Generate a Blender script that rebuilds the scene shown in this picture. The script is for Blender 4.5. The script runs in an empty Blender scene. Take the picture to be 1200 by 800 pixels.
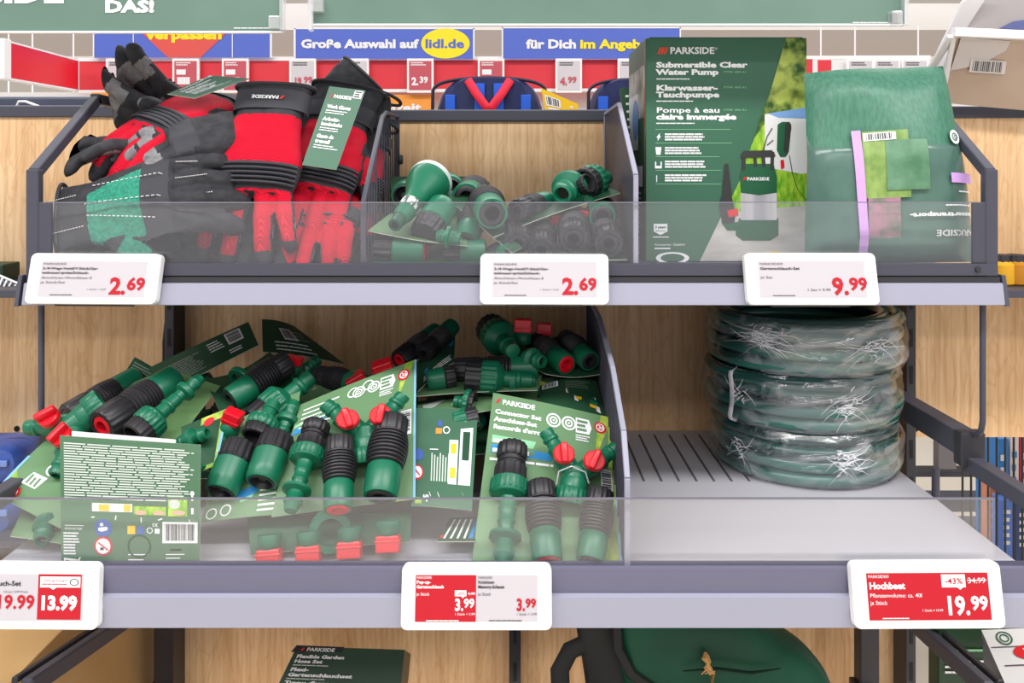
import bpy, bmesh, math, random
from mathutils import Vector, Matrix, noise
from mathutils.geometry import tessellate_polygon
scene = bpy.context.scene
COL = scene.collection
R = random.Random(7)
# ---------------------------------------------------------------- camera, world, lamps, exposure
ZC = 1.25                      # eye height; the camera is level
cam = bpy.data.cameras.new('camera'); cam_ob = bpy.data.objects.new('camera', cam); COL.objects.link(cam_ob)
cam_ob.location = (0, 0, ZC); cam_ob.rotation_euler = (math.pi / 2, 0, 0)
cam.sensor_width = 36; cam.lens = 30; cam.shift_y = -200 / 1200; cam.clip_start = 0.02
scene.camera = cam_ob
world = bpy.data.worlds.new('world'); scene.world = world; world.use_nodes = True
world.node_tree.nodes['Background'].inputs[0].default_value = (0.96, 0.97, 1.0, 1)
world.node_tree.nodes['Background'].inputs[1].default_value = 0.55
for lx, ly, sx, sy, e in ((-1.5, -0.35, 2.6, 0.35, 52), (1.5, -0.35, 2.6, 0.35, 52), (0, 2.6, 5.0, 0.35, 48), (0, -2.4, 5.0, 0.5, 60)):
    l = bpy.data.lights.new('ceiling_strip_light', 'AREA'); l.shape = 'RECTANGLE'; l.size = sx; l.size_y = sy; l.energy = e
    l.color = (1, 0.985, 0.96)
    o = bpy.data.objects.new('ceiling_strip_light', l); o.location = (lx, ly, 3.1); COL.objects.link(o)
scene.view_settings.view_transform = 'Standard'; scene.view_settings.look = 'None'
scene.view_settings.gamma = 1; scene.view_settings.use_curve_mapping = False
scene.view_settings.exposure = 0.26
# ---------------------------------------------------------------- helpers
def P(px, py, Y): return Vector(((px - 600) / 1000 * Y, Y, ZC - (py - 200) / 1000 * Y))
def lin(c):
    return tuple(((v / 255) / 12.92 if v / 255 <= 0.04045 else ((v / 255 + 0.055) / 1.055) ** 2.4) for v in c) + (1,)
MATS = {}
def mat(name, rgb, rough=0.5, metal=0.0, spec=0.5, rgb2=None, scale=(8, 8, 8), detail=3, bump=0.0, bscale=None, contrast=(0.35, 0.65), coat=0, emit=0, wave=None):
    if name in MATS: return MATS[name]
    m = bpy.data.materials.new(name); m.use_nodes = True; nt = m.node_tree; b = nt.nodes['Principled BSDF']
    b.inputs['Base Color'].default_value = lin(rgb); b.inputs['Roughness'].default_value = rough; b.inputs['Metallic'].default_value = metal
    b.inputs['Specular IOR Level'].default_value = spec; b.inputs['Coat Weight'].default_value = coat
    if rgb2 or bump:
        tc = nt.nodes.new('ShaderNodeTexCoord')
        mp = nt.nodes.new('ShaderNodeMapping'); nt.links.new(tc.outputs['Object'], mp.inputs[0]); mp.inputs['Scale'].default_value = scale
        if wave:
            nz = nt.nodes.new('ShaderNodeTexWave'); nz.bands_direction = wave; nz.inputs['Scale'].default_value = 1; nz.inputs['Distortion'].default_value = 0.4
        else:
            nz = nt.nodes.new('ShaderNodeTexNoise'); nz.inputs['Scale'].default_value = 1; nz.inputs['Detail'].default_value = detail
        nt.links.new(mp.outputs[0], nz.inputs['Vector'])
        if rgb2:
            cr = nt.nodes.new('ShaderNodeValToRGB'); cr.color_ramp.elements[0].position = contrast[0]; cr.color_ramp.elements[1].position = contrast[1]
            cr.color_ramp.elements[0].color = lin(rgb); cr.color_ramp.elements[1].color = lin(rgb2)
            nt.links.new(nz.outputs[1 if wave else 0], cr.inputs[0]) if wave else nt.links.new(nz.outputs['Fac'], cr.inputs[0])
            nt.links.new(cr.outputs[0], b.inputs['Base Color'])
        if bump:
            bp = nt.nodes.new('ShaderNodeBump'); bp.inputs['Strength'].default_value = bump; bp.inputs['Distance'].default_value = 0.002
            nt.links.new(nz.outputs['Fac'], bp.inputs['Height']); nt.links.new(bp.outputs[0], b.inputs['Normal'])
    MATS[name] = m; return m
def clear(name, tint=(255, 255, 255), haze=0.1, gloss=0.06, rough=0.05, wrinkle=0.0, hazecol=(235, 232, 240)):
    if name in MATS: return MATS[name]
    m = bpy.data.materials.new(name); m.use_nodes = True; nt = m.node_tree; nt.nodes.remove(nt.nodes['Principled BSDF'])
    out = nt.nodes['Material Output']; tr = nt.nodes.new('ShaderNodeBsdfTransparent'); tr.inputs[0].default_value = lin(tint)
    df = nt.nodes.new('ShaderNodeBsdfDiffuse'); df.inputs[0].default_value = lin(hazecol)
    gl = nt.nodes.new('ShaderNodeBsdfGlossy'); gl.inputs['Roughness'].default_value = rough
    m1 = nt.nodes.new('ShaderNodeMixShader'); m1.inputs[0].default_value = haze
    m2 = nt.nodes.new('ShaderNodeMixShader'); m2.inputs[0].default_value = gloss
    nt.links.new(tr.outputs[0], m1.inputs[1]); nt.links.new(df.outputs[0], m1.inputs[2])
    nt.links.new(m1.outputs[0], m2.inputs[1]); nt.links.new(gl.outputs[0], m2.inputs[2]); nt.links.new(m2.outputs[0], out.inputs[0])
    if wrinkle:
        tc = nt.nodes.new('ShaderNodeTexCoord'); mp = nt.nodes.new('ShaderNodeMapping'); mp.inputs['Scale'].default_value = (14, 14, 38)
        nz = nt.nodes.new('ShaderNodeTexNoise'); nz.inputs['Scale'].default_value = 1; nz.inputs['Detail'].default_value = 6; nz.inputs['Distortion'].default_value = 1.5
        nt.links.new(tc.outputs['Object'], mp.inputs[0]); nt.links.new(mp.outputs[0], nz.inputs['Vector'])
        bp = nt.nodes.new('ShaderNodeBump'); bp.inputs['Strength'].default_value = wrinkle; bp.inputs['Distance'].default_value = 0.01
        nt.links.new(nz.outputs['Fac'], bp.inputs['Height']); nt.links.new(bp.outputs[0], gl.inputs['Normal'])
        cr = nt.nodes.new('ShaderNodeValToRGB'); cr.color_ramp.elements[0].position = 0.5; cr.color_ramp.elements[1].position = 0.72
        cr.color_ramp.elements[0].color = (haze, haze, haze, 1); cr.color_ramp.elements[1].color = (0.45, 0.45, 0.45, 1)
        nt.links.new(nz.outputs['Fac'], cr.inputs[0]); nt.links.new(cr.outputs[0], m1.inputs[0])
    MATS[name] = m; return m

class MB:
    """collects shapes (world coordinates) and links them as ONE mesh object"""
    def __init__(s): s.v = []; s.f = []; s.mi = []; s.sm = []; s.mats = []
    def m(s, mt):
        if mt not in s.mats: s.mats.append(mt)
        return s.mats.index(mt)
    def add(s, vs, fs, mt, smooth=False):
        o = len(s.v); k = s.m(mt); s.v += [Vector(v) for v in vs]
        for f in fs: s.f.append([i + o for i in f]); s.mi.append(k); s.sm.append(smooth)
        return s
    def box(s, lo, hi, mt, bev=0.0, M=None, seg=2):
        lo = Vector(lo); hi = Vector(hi); c = (lo + hi) / 2; d = hi - lo
        bm = bmesh.new(); bmesh.ops.create_cube(bm, size=1, matrix=Matrix.Translation(c) @ Matrix.Diagonal((d.x, d.y, d.z, 1)))
        if bev: bmesh.ops.bevel(bm, geom=bm.edges[:], offset=bev, segments=seg, profile=0.5, affect='EDGES')
        bm.verts.index_update(); vs = [v.co.copy() for v in bm.verts]
        if M: vs = [M @ v for v in vs]
        s.add(vs, [[v.index for v in f.verts] for f in bm.faces], mt, False); bm.free(); return s
    def beam(s, a, b, w, h, mt, up=(0, 0, 1), bev=0.001):
        a = Vector(a); b = Vector(b); y = (b - a); L = y.length; y.normalize(); x = y.cross(Vector(up)).normalized(); z = x.cross(y)
        M = Matrix((x, y, z)).transposed().to_4x4(); M.translation = a
        return s.box((-w / 2, 0, -h / 2), (w / 2, L, h / 2), mt, bev, M, 1)
    def prism(s, pts, n, t, mt):
        """planar 3D outline extruded by t along n"""
        n = Vector(n).normalized(); k = len(pts); tri = tessellate_polygon([[Vector(p) for p in pts]])
        vs = [Vector(p) for p in pts] + [Vector(p) + n * t for p in pts]
        fs = [list(a) for a in tri] + [[i + k for i in reversed(a)] for a in tri] + [[i, (i + 1) % k, (i + 1) % k + k, i + k] for i in range(k)]
        return s.add(vs, fs, mt)
    def lathe(s, prof, mt, M=Matrix(), seg=28, flute=0, fd=0.06, sq=1.0, cap=(True, True)):
        if flute: seg = flute * 4
        vs = []; n = len(prof)
        for z, r in prof:
            for i in range(seg):
                a = 2 * math.pi * i / seg; rr = r * (1 - fd * (1 if flute and (i % 4) in (2, 3) else 0))
                vs.append(M @ Vector((rr * math.cos(a), rr * math.sin(a) * sq, z)))
        fs = [[j * seg + i, j * seg + (i + 1) % seg, (j + 1) * seg + (i + 1) % seg, (j + 1) * seg + i] for j in range(n - 1) for i in range(seg)]
        if cap[0]: fs.append(list(range(seg))[::-1])
        if cap[1]: fs.append([(n - 1) * seg + i for i in range(seg)])
        return s.add(vs, fs, mt, True)
    def tube(s, pts, r, mt, seg=10, sq=1.0, closed=False, flat=(0, 0, 1)):
        pts = [Vector(p) for p in pts]; n = len(pts); rs = r if isinstance(r, (list, tuple)) else [r] * n; vs = []
        up = Vector(flat)
        for i, p in enumerate(pts):
            if closed: t = pts[(i + 1) % n] - pts[i - 1]
            else: t = pts[min(i + 1, n - 1)] - pts[max(i - 1, 0)]
            t.normalize(); x = t.cross(up)
            if x.length < 1e-3: x = t.cross(Vector((1, 0, 0.1)))
            x.normalize(); y = x.cross(t).normalized()
            for k in range(seg):
                a = 2 * math.pi * k / seg; vs.append(p + x * rs[i] * math.cos(a) + y * rs[i] * sq * math.sin(a))
        m_ = n if closed else n - 1
        fs = [[i * seg + k, i * seg + (k + 1) % seg, ((i + 1) % n) * seg + (k + 1) % seg, ((i + 1) % n) * seg + k] for i in range(m_) for k in range(seg)]
        if not closed: fs += [list(range(seg))[::-1], [(n - 1) * seg + k for k in range(seg)]]
        return s.add(vs, fs, mt, True)
    def mesh(s, name, off=Vector((0, 0, 0))):
        me = bpy.data.meshes.new(name); me.from_pydata([v - off for v in s.v], [], s.f)
        for mt in s.mats: me.materials.append(mt)
        me.polygons.foreach_set('material_index', s.mi); me.polygons.foreach_set('use_smooth', s.sm); me.update()
        bm = bmesh.new(); bm.from_mesh(me); bmesh.ops.recalc_face_normals(bm, faces=bm.faces[:]); bm.to_mesh(me); bm.free()
        if any(s.sm): me.set_sharp_from_angle(angle=math.radians(38))
        return me
    def build(s, name, parent=None, label=None):
        if parent is None:
            xs = [v.x for v in s.v]; ys = [v.y for v in s.v]; zs = [v.z for v in s.v]
            off = Vector(((min(xs) + max(xs)) / 2, (min(ys) + max(ys)) / 2, min(zs)))
        else:
            r = parent
            while r.parent: r = r.parent
            off = Vector(r.location)
        o = bpy.data.objects.new(name, s.mesh(name, off)); COL.objects.link(o)
        if parent is None: o.location = off
        else: o.parent = parent
        if label: o['label'] = label
        return o
def tag(o, label, cat, group=None, kind=None):
    o['label'] = label; o['category'] = cat
    if group: o['group'] = group
    if kind: o['kind'] = kind
    return o
def thing(name, label, cat, loc, group=None):
    o = bpy.data.objects.new(name, None); COL.objects.link(o); o.location = loc; o.empty_display_size = 0.03
    return tag(o, label, cat, group)
def struct(o): o['kind'] = 'structure'; return o
TXT = {}
def glyphs(st, bold):
    k = (st, bold)
    if k not in TXT:
        cu = bpy.data.curves.new('t', 'FONT'); cu.body = st; cu.size = 1; cu.offset = bold; cu.resolution_u = 2
        o = bpy.data.objects.new('t', cu)
        me = bpy.data.meshes.new_from_object(o)
        TXT[k] = ([(v.co.x, v.co.y) for v in me.vertices], [list(p.vertices) for p in me.polygons])
        bpy.data.objects.remove(o); bpy.data.curves.remove(cu); bpy.data.meshes.remove(me)
    return TXT[k]
class Sheet:
    """a surface patch with its own W x H drawing units (x right, y down) on which print is laid"""
    def __init__(s, TL, TR, BR, BL, W=100, H=100, bulge=None, mb=None):
        s.c = [Vector(p) for p in (TL, TR, BR, BL)]; s.W = W; s.H = H; s.b = bulge; s.mb = mb or MB()
        s.n = ((s.c[3] - s.c[0]).cross(s.c[1] - s.c[0])).normalized()
    def pt(s, x, y, off=0.0):
        u = x / s.W; v = y / s.H; a, b, c, d = s.c
        p = (a * (1 - u) + b * u) * (1 - v) + (d * (1 - u) + c * u) * v
        return p + s.n * (off + (s.b(u, v) if s.b else 0))
    def grid(s, x0, y0, x1, y1, mt, off=0.0, nu=1, nv=1, smooth=False):
        if s.b: nu = max(nu, int(12 * abs(x1 - x0) / s.W) + 1); nv = max(nv, int(12 * abs(y1 - y0) / s.H) + 1); smooth = True
        vs = [s.pt(x0 + (x1 - x0) * i / nu, y0 + (y1 - y0) * j / nv, off) for j in range(nv + 1) for i in range(nu + 1)]
        w = nu + 1
        s.mb.add(vs, [[j * w + i, (j + 1) * w + i, (j + 1) * w + i + 1, j * w + i + 1] for j in range(nv) for i in range(nu)], mt, smooth); return s
    def base(s, front, back, t=0.0008, edge=None):
        nu = nv = 14 if s.b else 1
        s.grid(0, 0, s.W, s.H, front, 0, nu, nv); s.grid(0, 0, s.W, s.H, back, -t, nu, nv)
        e = edge or back; n = nu
        for (fx) in ((lambda q: (q, 0)), (lambda q: (q, 1)), (lambda q: (0, q)), (lambda q: (1, q))):
            vs = []
            for i in range(n + 1):
                x, y = fx(i / n); vs += [s.pt(x * s.W, y * s.H, 0), s.pt(x * s.W, y * s.H, -t)]
            s.mb.add(vs, [[2 * i, 2 * i + 2, 2 * i + 3, 2 * i + 1] for i in range(n)], e)
        return s
    def rect(s, x0, y0, x1, y1, mt, off=0.0004): return s.grid(x0, y0, x1, y1, mt, off)
    def poly(s, pts, mt, off=0.0004):
        tri = tessellate_polygon([[Vector((x, y, 0)) for x, y in pts]])
        s.mb.add([s.pt(x, y, off) for x, y in pts], [list(t) for t in tri], mt); return s
    def disc(s, x, y, rx, ry, mt, off=0.0005, n=24): return s.poly([(x + rx * math.cos(2 * math.pi * i / n), y + ry * math.sin(2 * math.pi * i / n)) for i in range(n)], mt, off)
    def ring(s, x, y, r, w, mt, off=0.0006, asp=1.0, n=28):
        vs = []
        for i in range(n):
            a = 2 * math.pi * i / n
            for q in (r, r - w): vs.append(s.pt(x + q * asp * math.cos(a), y + q * math.sin(a), off))
        s.mb.add(vs, [[2 * i, 2 * ((i + 1) % n), 2 * ((i + 1) % n) + 1, 2 * i + 1] for i in range(n)], mt); return s
    def text(s, st, x, y, h, mt, w=None, off=0.0006, bold=0.0, rot=0, shear=0.0):
        """baseline-left at x,y ; h = cap height ; w = total width (squeezes) ; rot in degrees"""
        vs, fs = glyphs(st, bold)
        if not vs: return s
        sc = h / 0.70; x1 = max(v[0] for v in vs); kx = (w / x1) if w else sc
        c, q = math.cos(math.radians(rot)), math.sin(math.radians(rot)); out = []
        for a, b in vs:
            X = a * kx + shear * b * sc; Yy = -b * sc
            out.append(s.pt(x + X * c - Yy * q, y + X * q + Yy * c, off))
        s.mb.add(out, fs, mt); return s
    def bars(s, x, y, w, n, lh, mt, th=0.5, seed=1, off=0.0006, ragged=0.3, word=True):
        """n lines of print too small to read"""
        r = random.Random(seed)
        for i in range(n):
            xx = x; end = x + w * (1 - ragged * r.random())
            while xx < end:
                ww = min(end - xx, w * r.uniform(0.08, 0.22)) if word else end - xx
                s.rect(xx, y + i * lh, xx + ww * 0.92, y + i * lh + lh * th, mt, off); xx += ww
        return s
    def barcode(s, x0, y0, x1, y1, white, black, n=22, seed=3, vert=False, off=0.0006):
        s.rect(x0, y0, x1, y1, white, off); r = random.Random(seed)
        a, b = (y0, y1) if vert else (x0, x1); m_ = (b - a) * 0.08; st = (b - a - 2 * m_) / n
        for i in range(n):
            q = a + m_ + i * st; w = st * r.choice((0.3, 0.5, 0.7))
            if vert: s.rect(x0 + (x1 - x0) * .1, q, x1 - (x1 - x0) * .1, q + w, black, off + 0.0002)
            else: s.rect(q, y0 + (y1 - y0) * .1, q + w, y1 - (y1 - y0) * .12, black, off + 0.0002)
        return s
def bulge(a=0.004, b=0.0, seed=0, wob=0.0):
    def f(u, v):
        z = a * math.sin(math.pi * u) + b * math.sin(math.pi * v)
        if wob: z += wob * noise.noise(Vector((u * 2.3 + seed, v * 2.3, seed)))
        return z
    return f
# ---------------------------------------------------------------- materials
WHITE = mat('white_print', (244, 244, 246), 0.5); BLACK = mat('black_print', (22, 22, 24), 0.5)
def wood_mat():
    m = mat('oak_laminate', (208, 170, 128), 0.55); nt = m.node_tree; b = nt.nodes['Principled BSDF']; tc = nt.nodes.new('ShaderNodeTexCoord')
    def nz(sc, det, dist=0):
        mp = nt.nodes.new('ShaderNodeMapping'); mp.inputs['Scale'].default_value = sc; n = nt.nodes.new('ShaderNodeTexNoise'); n.inputs['Scale'].default_value = 1; n.inputs['Detail'].default_value = det; n.inputs['Distortion'].default_value = dist
        nt.links.new(tc.outputs['Object'], mp.inputs[0]); nt.links.new(mp.outputs[0], n.inputs['Vector']); return n
    def ramp(n, p0, c0, p1, c1):
        r = nt.nodes.new('ShaderNodeValToRGB'); e = r.color_ramp.elements; e[0].position, e[1].position = p0, p1; e[0].color, e[1].color = lin(c0), lin(c1); nt.links.new(n.outputs['Fac'], r.inputs[0]); return r
    A = ramp(nz((14, 14, 1.6), 6, 1.2), .33, (224, 180, 132), .68, (246, 210, 166)); B = ramp(nz((230, 230, 5), 3), .36, (224, 212, 198), .60, (255, 255, 255)); C_ = ramp(nz((34, 34, 5.5), 2, 2.5), .44, (255, 255, 255), .50, (236, 222, 204)); C_.color_ramp.elements.new(.56).color = (1, 1, 1, 1)
    x = nt.nodes.new('ShaderNodeMix'); x.data_type = 'RGBA'; x.blend_type = 'MULTIPLY'; x.inputs[0].default_value = .55; nt.links.new(A.outputs[0], x.inputs[6]); nt.links.new(B.outputs[0], x.inputs[7])
    y = nt.nodes.new('ShaderNodeMix'); y.data_type = 'RGBA'; y.blend_type = 'MULTIPLY'; y.inputs[0].default_value = .6; nt.links.new(x.outputs[2], y.inputs[6]); nt.links.new(C_.outputs[0], y.inputs[7]); nt.links.new(y.outputs[2], b.inputs['Base Color']); return m
WOOD = wood_mat()
STEEL = mat('graphite_steel', (72, 72, 84), 0.45, spec=0.4); STEEL2 = mat('dark_steel', (48, 46, 52), 0.5)
SHELF = mat('grey_shelf_sheet', (184, 182, 190), 0.5); SLIT = mat('slot_dark', (92, 84, 88), 0.8)
RAIL = mat('lilac_grey_rail', (156, 156, 174), 0.45); RAILD = mat('shelf_lip_grey', (104, 102, 124), 0.5)
ACR = clear('clear_acrylic', haze=0.034, gloss=0.05, rough=0.02); ACRE = mat('acrylic_edge', (120, 118, 130), 0.2)
LEDW = mat('tag_white_plastic', (248, 248, 246), 0.35); EINK = mat('e_ink_grey', (196, 190, 196), 0.5)
REDP = mat('red_print', (214, 22, 38), 0.5); TRED = mat('tag_red', (188, 2, 30), 0.5); TXTG = mat('grey_ink', (70, 68, 74), 0.5)
GREEN = mat('green_plastic', (18, 108, 78), 0.34, spec=0.5); GREEND = mat('deep_green_plastic', (16, 84, 60), 0.36)
BLK = mat('black_plastic', (42, 40, 44), 0.42); HOLE = mat('hole_black', (14, 12, 14), 0.7); RED = mat('red_plastic', (222, 22, 40), 0.32)
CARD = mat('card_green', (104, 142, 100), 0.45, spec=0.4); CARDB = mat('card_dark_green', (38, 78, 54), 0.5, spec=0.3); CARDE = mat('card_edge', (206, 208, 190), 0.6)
GRASS = mat('printed_foliage', (98, 150, 30), 0.5, rgb2=(196, 214, 90), scale=(60, 60, 60), detail=3)
SKYB = mat('light_blue_edge', (130, 190, 226), 0.5); CYAN = mat('blue_print', (40, 140, 206), 0.5); MINT = mat('mint_print', (140, 206, 160), 0.5)
YEL = mat('yellow_print', (242, 196, 30), 0.5); ORG = mat('orange_print', (236, 150, 60), 0.5); BLUE = mat('blue_sign', (62, 92, 196), 0.5)
TIE = clear('clear_tie', haze=0.5, gloss=0.15); BOXG = mat('box_green', (56, 104, 80), 0.42)
# ---------------------------------------------------------------- the shop behind
FLOOR = mat('shop_floor', (226, 214, 196), 0.4, rgb2=(236, 226, 210), scale=(2, 2, 2))
b = MB().box((-5, -3, -0.05), (5, 6.2, 0), FLOOR); struct(b.build('floor'))
WALLM = mat('far_wall_beige', (216, 206, 194), 0.7); WALLD = mat('far_wall_taupe', (150, 138, 128), 0.7)
b = MB().box((-5, 6.0, 0), (5, 6.1, 3.4), WALLM); struct(b.build('wall_back'))
# wooden back panels of the shelving, one per bay
YW = 1.19
def zpx(py, Y): return ZC - (py - 200) / 1000 * Y
def xpx(px, Y): return (px - 600) / 1000 * Y
def wood_panel(x0, x1, z0, z1, label, holes=()):
    t = thing('back_panel', label, 'panel', ((x0 + x1) / 2, YW + 0.01, z0), 'oak back panels of the shelving')
    MB().box((x0, YW, z0), (x1, YW + 0.018, z1), WOOD).build('board', t)
    MB().box((x0, YW - 0.004, z1 - 0.0005), (x1, YW + 0.022, z1 + 0.016), STEEL, 0.002).build('top_rail', t)
    for hx, hz in holes:
        MB().lathe([(0, 0.004), (0.0012, 0.004)], HOLE, Matrix.Translation((hx, YW, hz)) @ Matrix.Rotation(math.pi / 2, 4, 'X'), 14).build('peg_hole', t)
wood_panel(-0.462, 0.536, 0.0, zpx(142, 1.19), 'middle oak back panel, behind the green hose fittings and the hose coils')
wood_panel(-1.46, -0.466, zpx(511, 1.19), zpx(137, 1.19), 'left oak back panel, beyond the left end of the glove tray', [(xpx(20, 1.19), zpx(502, 1.19))])
wood_panel(0.540, 1.54, zpx(512, 1.19), zpx(138, 1.19), 'right oak back panel, beyond the right end of the upper tray', [(xpx(1073, 1.19), zpx(502, 1.19))])
# upright posts
def post(x, z0, z1, w, label):
    t = thing('upright_post', label, 'post', (x, 1.165, z0), 'upright posts of the shelving')
    b = MB().box((x - w / 2, 1.15, z0), (x + w / 2, 1.189, z1), STEEL2, 0.002)
    for k in range(int((z1 - z0) / 0.05)):
        zz = z0 + 0.025 + k * 0.05
        b.box((x - 0.0022, 1.1492, zz - 0.012), (x + 0.0022, 1.1502, zz + 0.012), HOLE)
    b.build('slotted_tube', t)
post(-0.462, 0.0, zpx(150, 1.15), 0.014, 'left upright post of the middle bay, behind the end of the green card pile')
post(0.538, 0.0, zpx(150, 1.15), 0.014, 'right upright post of the middle bay, just right of the hose coils')
post(0.004, 0.0, ZC - 0.45, 0.016, 'middle upright post seen below the lower shelf between carton and bag')
# lower legs with bracket
for x, lab in ((-0.46, 'left dark bracket post under the lower shelf'), (0.472, 'right dark bracket post under the lower shelf by the green bag')):
    t = thing('bracket_post', lab, 'post', (x, 1.15, 0))
    MB().box((x - 0.013, 1.125, 0), (x + 0.013, 1.147, ZC - 0.42), STEEL2, 0.002).build('post_tube', t)
    MB().box((x - 0.019, 1.115, ZC - 0.80), (x + 0.006, 1.149, ZC - 0.68), STEEL2, 0.002).build('bracket', t)
# ---------------------------------------------------------------- lower shelf
ZF = ZC - 0.362; YF = 0.765
t = thing('lower_shelf', 'long lower shelf of grey sheet metal carrying the hose fittings and coils', 'shelf', (0, 0.97, ZF - 0.05))
b = MB().box((-0.475, YF + 0.003, ZF - 0.012), (0.4675, YW - 0.001, ZF), SHELF)
for k in range(16):
    x = 0.132 + k * 0.0205
    b.box((x, 0.995, ZF - 0.001), (x + 0.0028, 1.17, ZF + 0.0004), SLIT)
b.build('shelf_sheet', t)
def band(mb, x0, x1, prof, mt):
    n = len(prof); vs = [(x, y, z) for x in (x0, x1) for y, z in prof]
    mb.add(vs, [[i, i + 1, n + i + 1, n + i] for i in range(n - 1)] + [list(range(n)), [n + i for i in range(n)][::-1]], mt); return mb
z0 = zpx(665, .76)
band(MB(), -0.49, 0.479, [(.764, z0), (.7605, z0 - .001), (.760, z0 - .0225), (.766, z0 - .0245), (.774, z0 - .024), (.774, z0)], RAILD).build('front_lip', t)
band(MB(), -0.49, 0.481, [(.7605, z0 - .0225), (.755, z0 - .024), (.7545, z0 - .0505), (.757, z0 - .052), (.768, z0 - .05), (.768, z0 - .024)], RAIL).build('price_rail', t)
b = MB().box((-0.475, 0.79, ZF - 0.05), (-0.468, YW - .003, ZF - 0.012), STEEL); b.build('side_flange', t)
b = MB().box((0.460, 0.79, ZF - 0.05), (0.467, YW - .003, ZF - 0.012), STEEL); b.build('side_flange', t)
t = thing('acrylic_guard', 'clear acrylic front guard along the lower shelf, in front of the green cards', 'guard', (0, .768, z0))
zt = zpx(583, .768)
MB().box((-0.49, .7665, z0 - .004), (0.434, .7692, zt - .0012), ACR).build('sheet', t)
MB().box((-0.49, .7665, zt - .0012), (0.434, .7692, zt), ACRE).build('top_edge', t)
# ---------------------------------------------------------------- upper tray
ZT = ZC - 0.108; YU = 0.889
t = thing('display_tray', 'long upper display tray in dark grey metal holding gloves, fittings, pump carton and bag', 'shelf', (0, 1.04, ZT))
MB().box((-0.498, YU + .004, ZT - .008), (0.498, YW - .002, ZT), STEEL).build('tray_floor', t)
za = zpx(308.5, YU)
band(MB(), -0.505, 0.505, [(YU, za), (YU - .002, za - .0005), (YU - .002, za - .0125), (YU + .004, za - .013), (YU + .004, za)], STEEL).build('front_rail', t)
band(MB(), -0.503, 0.506, [(YU - .001, za - .0135), (YU - .004, za - .0145), (YU - .004, za - .0195), (YU + .003, za - .0195), (YU + .003, za - .0135)], STEEL2).build('lip', t)
band(MB(), -0.505, 0.508, [(YU - .003, za - .0196), (YU - .006, za - .0205), (YU - .0105, za - .0415), (YU - .008, za - .0425), (YU + .003, za - .0425), (YU + .003, za - .0196)], RAIL).build('price_rail', t)
for sx, nm in ((-1, 'left'), (1, 'right')):
    MB().prism([(sx * .508, YU - .004, za - .012), (sx * .508, YU - .012, za - .043), (sx * .508, YU + .01, za - .043), (sx * .508, YU + .01, za - .012)], (sx, 0, 0), .004, STEEL).build('end_cap', t)
    x = sx * 0.5
    # folded side frame: front post, sloping bar, level bar to the wall
    zp = zpx(203, YU); zk = zpx(116, 1.027)
    MB().beam((x, YU + .005, za - .03), (x, YU + .005, zp + .004), .013, .011, STEEL, (0, 1, 0)).build('front_post', t)
    MB().beam((x, YU + .005, zp), (x, 1.027, zk), .011, .012, STEEL).build('sloping_bar', t)
    MB().beam((x, 1.022, zk), (x, YW, zk - .004), .011, .012, STEEL).build('level_bar', t)
    MB().box((x - sx * .013 - .007, YU + .0005, za), (x - sx * .013 + .007, YU + .004, zpx(237, YU)), STEEL, .0008).build('guard_holder', t)
    for q in ((.49, za - .006),):
        MB().lathe([(0, .0032), (.002, .0026)], STEEL2, Matrix.Translation((sx * q[0] - sx * .006, YU - .002, q[1])) @ Matrix.Rotation(math.pi / 2, 4, 'X'), 14).build('screw', t)
t = thing('acrylic_guard', 'clear acrylic front guard along the upper tray, in front of the gloves', 'guard', (0, YU - .003, za))
zt = zpx(236.5, YU)
MB().box((-0.487, YU + .0012, za - .002), (0.487, YU + .0036, zt - .001), ACR).build('sheet', t)
MB().box((-0.487, YU + .0012, zt - .001), (0.487, YU + .0036, zt), ACRE).build('top_edge', t)
# hanger rods and the side arms below the tray
for sx, lab, lab2 in ((-1, 'thin vertical rod hanging below the left end of the upper tray', 'dark side arm behind the left end of the green card pile'), (1, 'thin vertical rod hanging below the right end of the upper tray', 'dark square side arm right of the hose coils')):
    x = sx * .4965; ya = .9
    r = [(x, ya, ZT - .03), (x, ya, zpx(494, ya)), (x, ya + .003, zpx(505, ya)), (x, ya + .010, zpx(512, ya)), (x, ya + .022, zpx(515, ya)), (x, ya + .032, zpx(517, ya))]
    tag(MB().tube(r, .0032, STEEL, 10, flat=(1, 0, 0)).build('hanger_rod'), lab, 'rod')
    t = thing('side_arm', lab2, 'bracket', (x, 1.05, zpx(545, .922)))
    za_, zb_ = zpx(524, .922), zpx(455, 1.15)
    MB().box((x - .011, .925, zpx(537, .922)), (x + .011, 1.149, zpx(508, .922)), STEEL, .0015).build('arm_tube', t)
    MB().box((x - .0135, .918, zpx(546, .922)), (x + .0135, .935, zpx(506, .922)), STEEL2, .002).build('end_plug', t)
    MB().box((x + sx * .002 - .008, .78, zpx(553, .922)), (x + sx * .002 + .008, .93, zpx(535, .922)), STEEL, .0015).build('lower_tube', t)
    MB().tube([(x, 1.0, ZT - .24), (x, 1.0, ZT - .50)], .0045, STEEL, 10, flat=(0, 1, 0)).build('drop_rod', t)
tag(MB().tube([P(197, 352, 1.16), P(199, 365, 1.16), P(194, 380, 1.165), P(192, 400, 1.17), P(192, 430, 1.17), P(193, 470, 1.17)], .0022, BLK, 8, flat=(0, 1, 0)).build('cable'), 'thin black cable hanging on the oak panel left of the upright post', 'cable')
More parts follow.
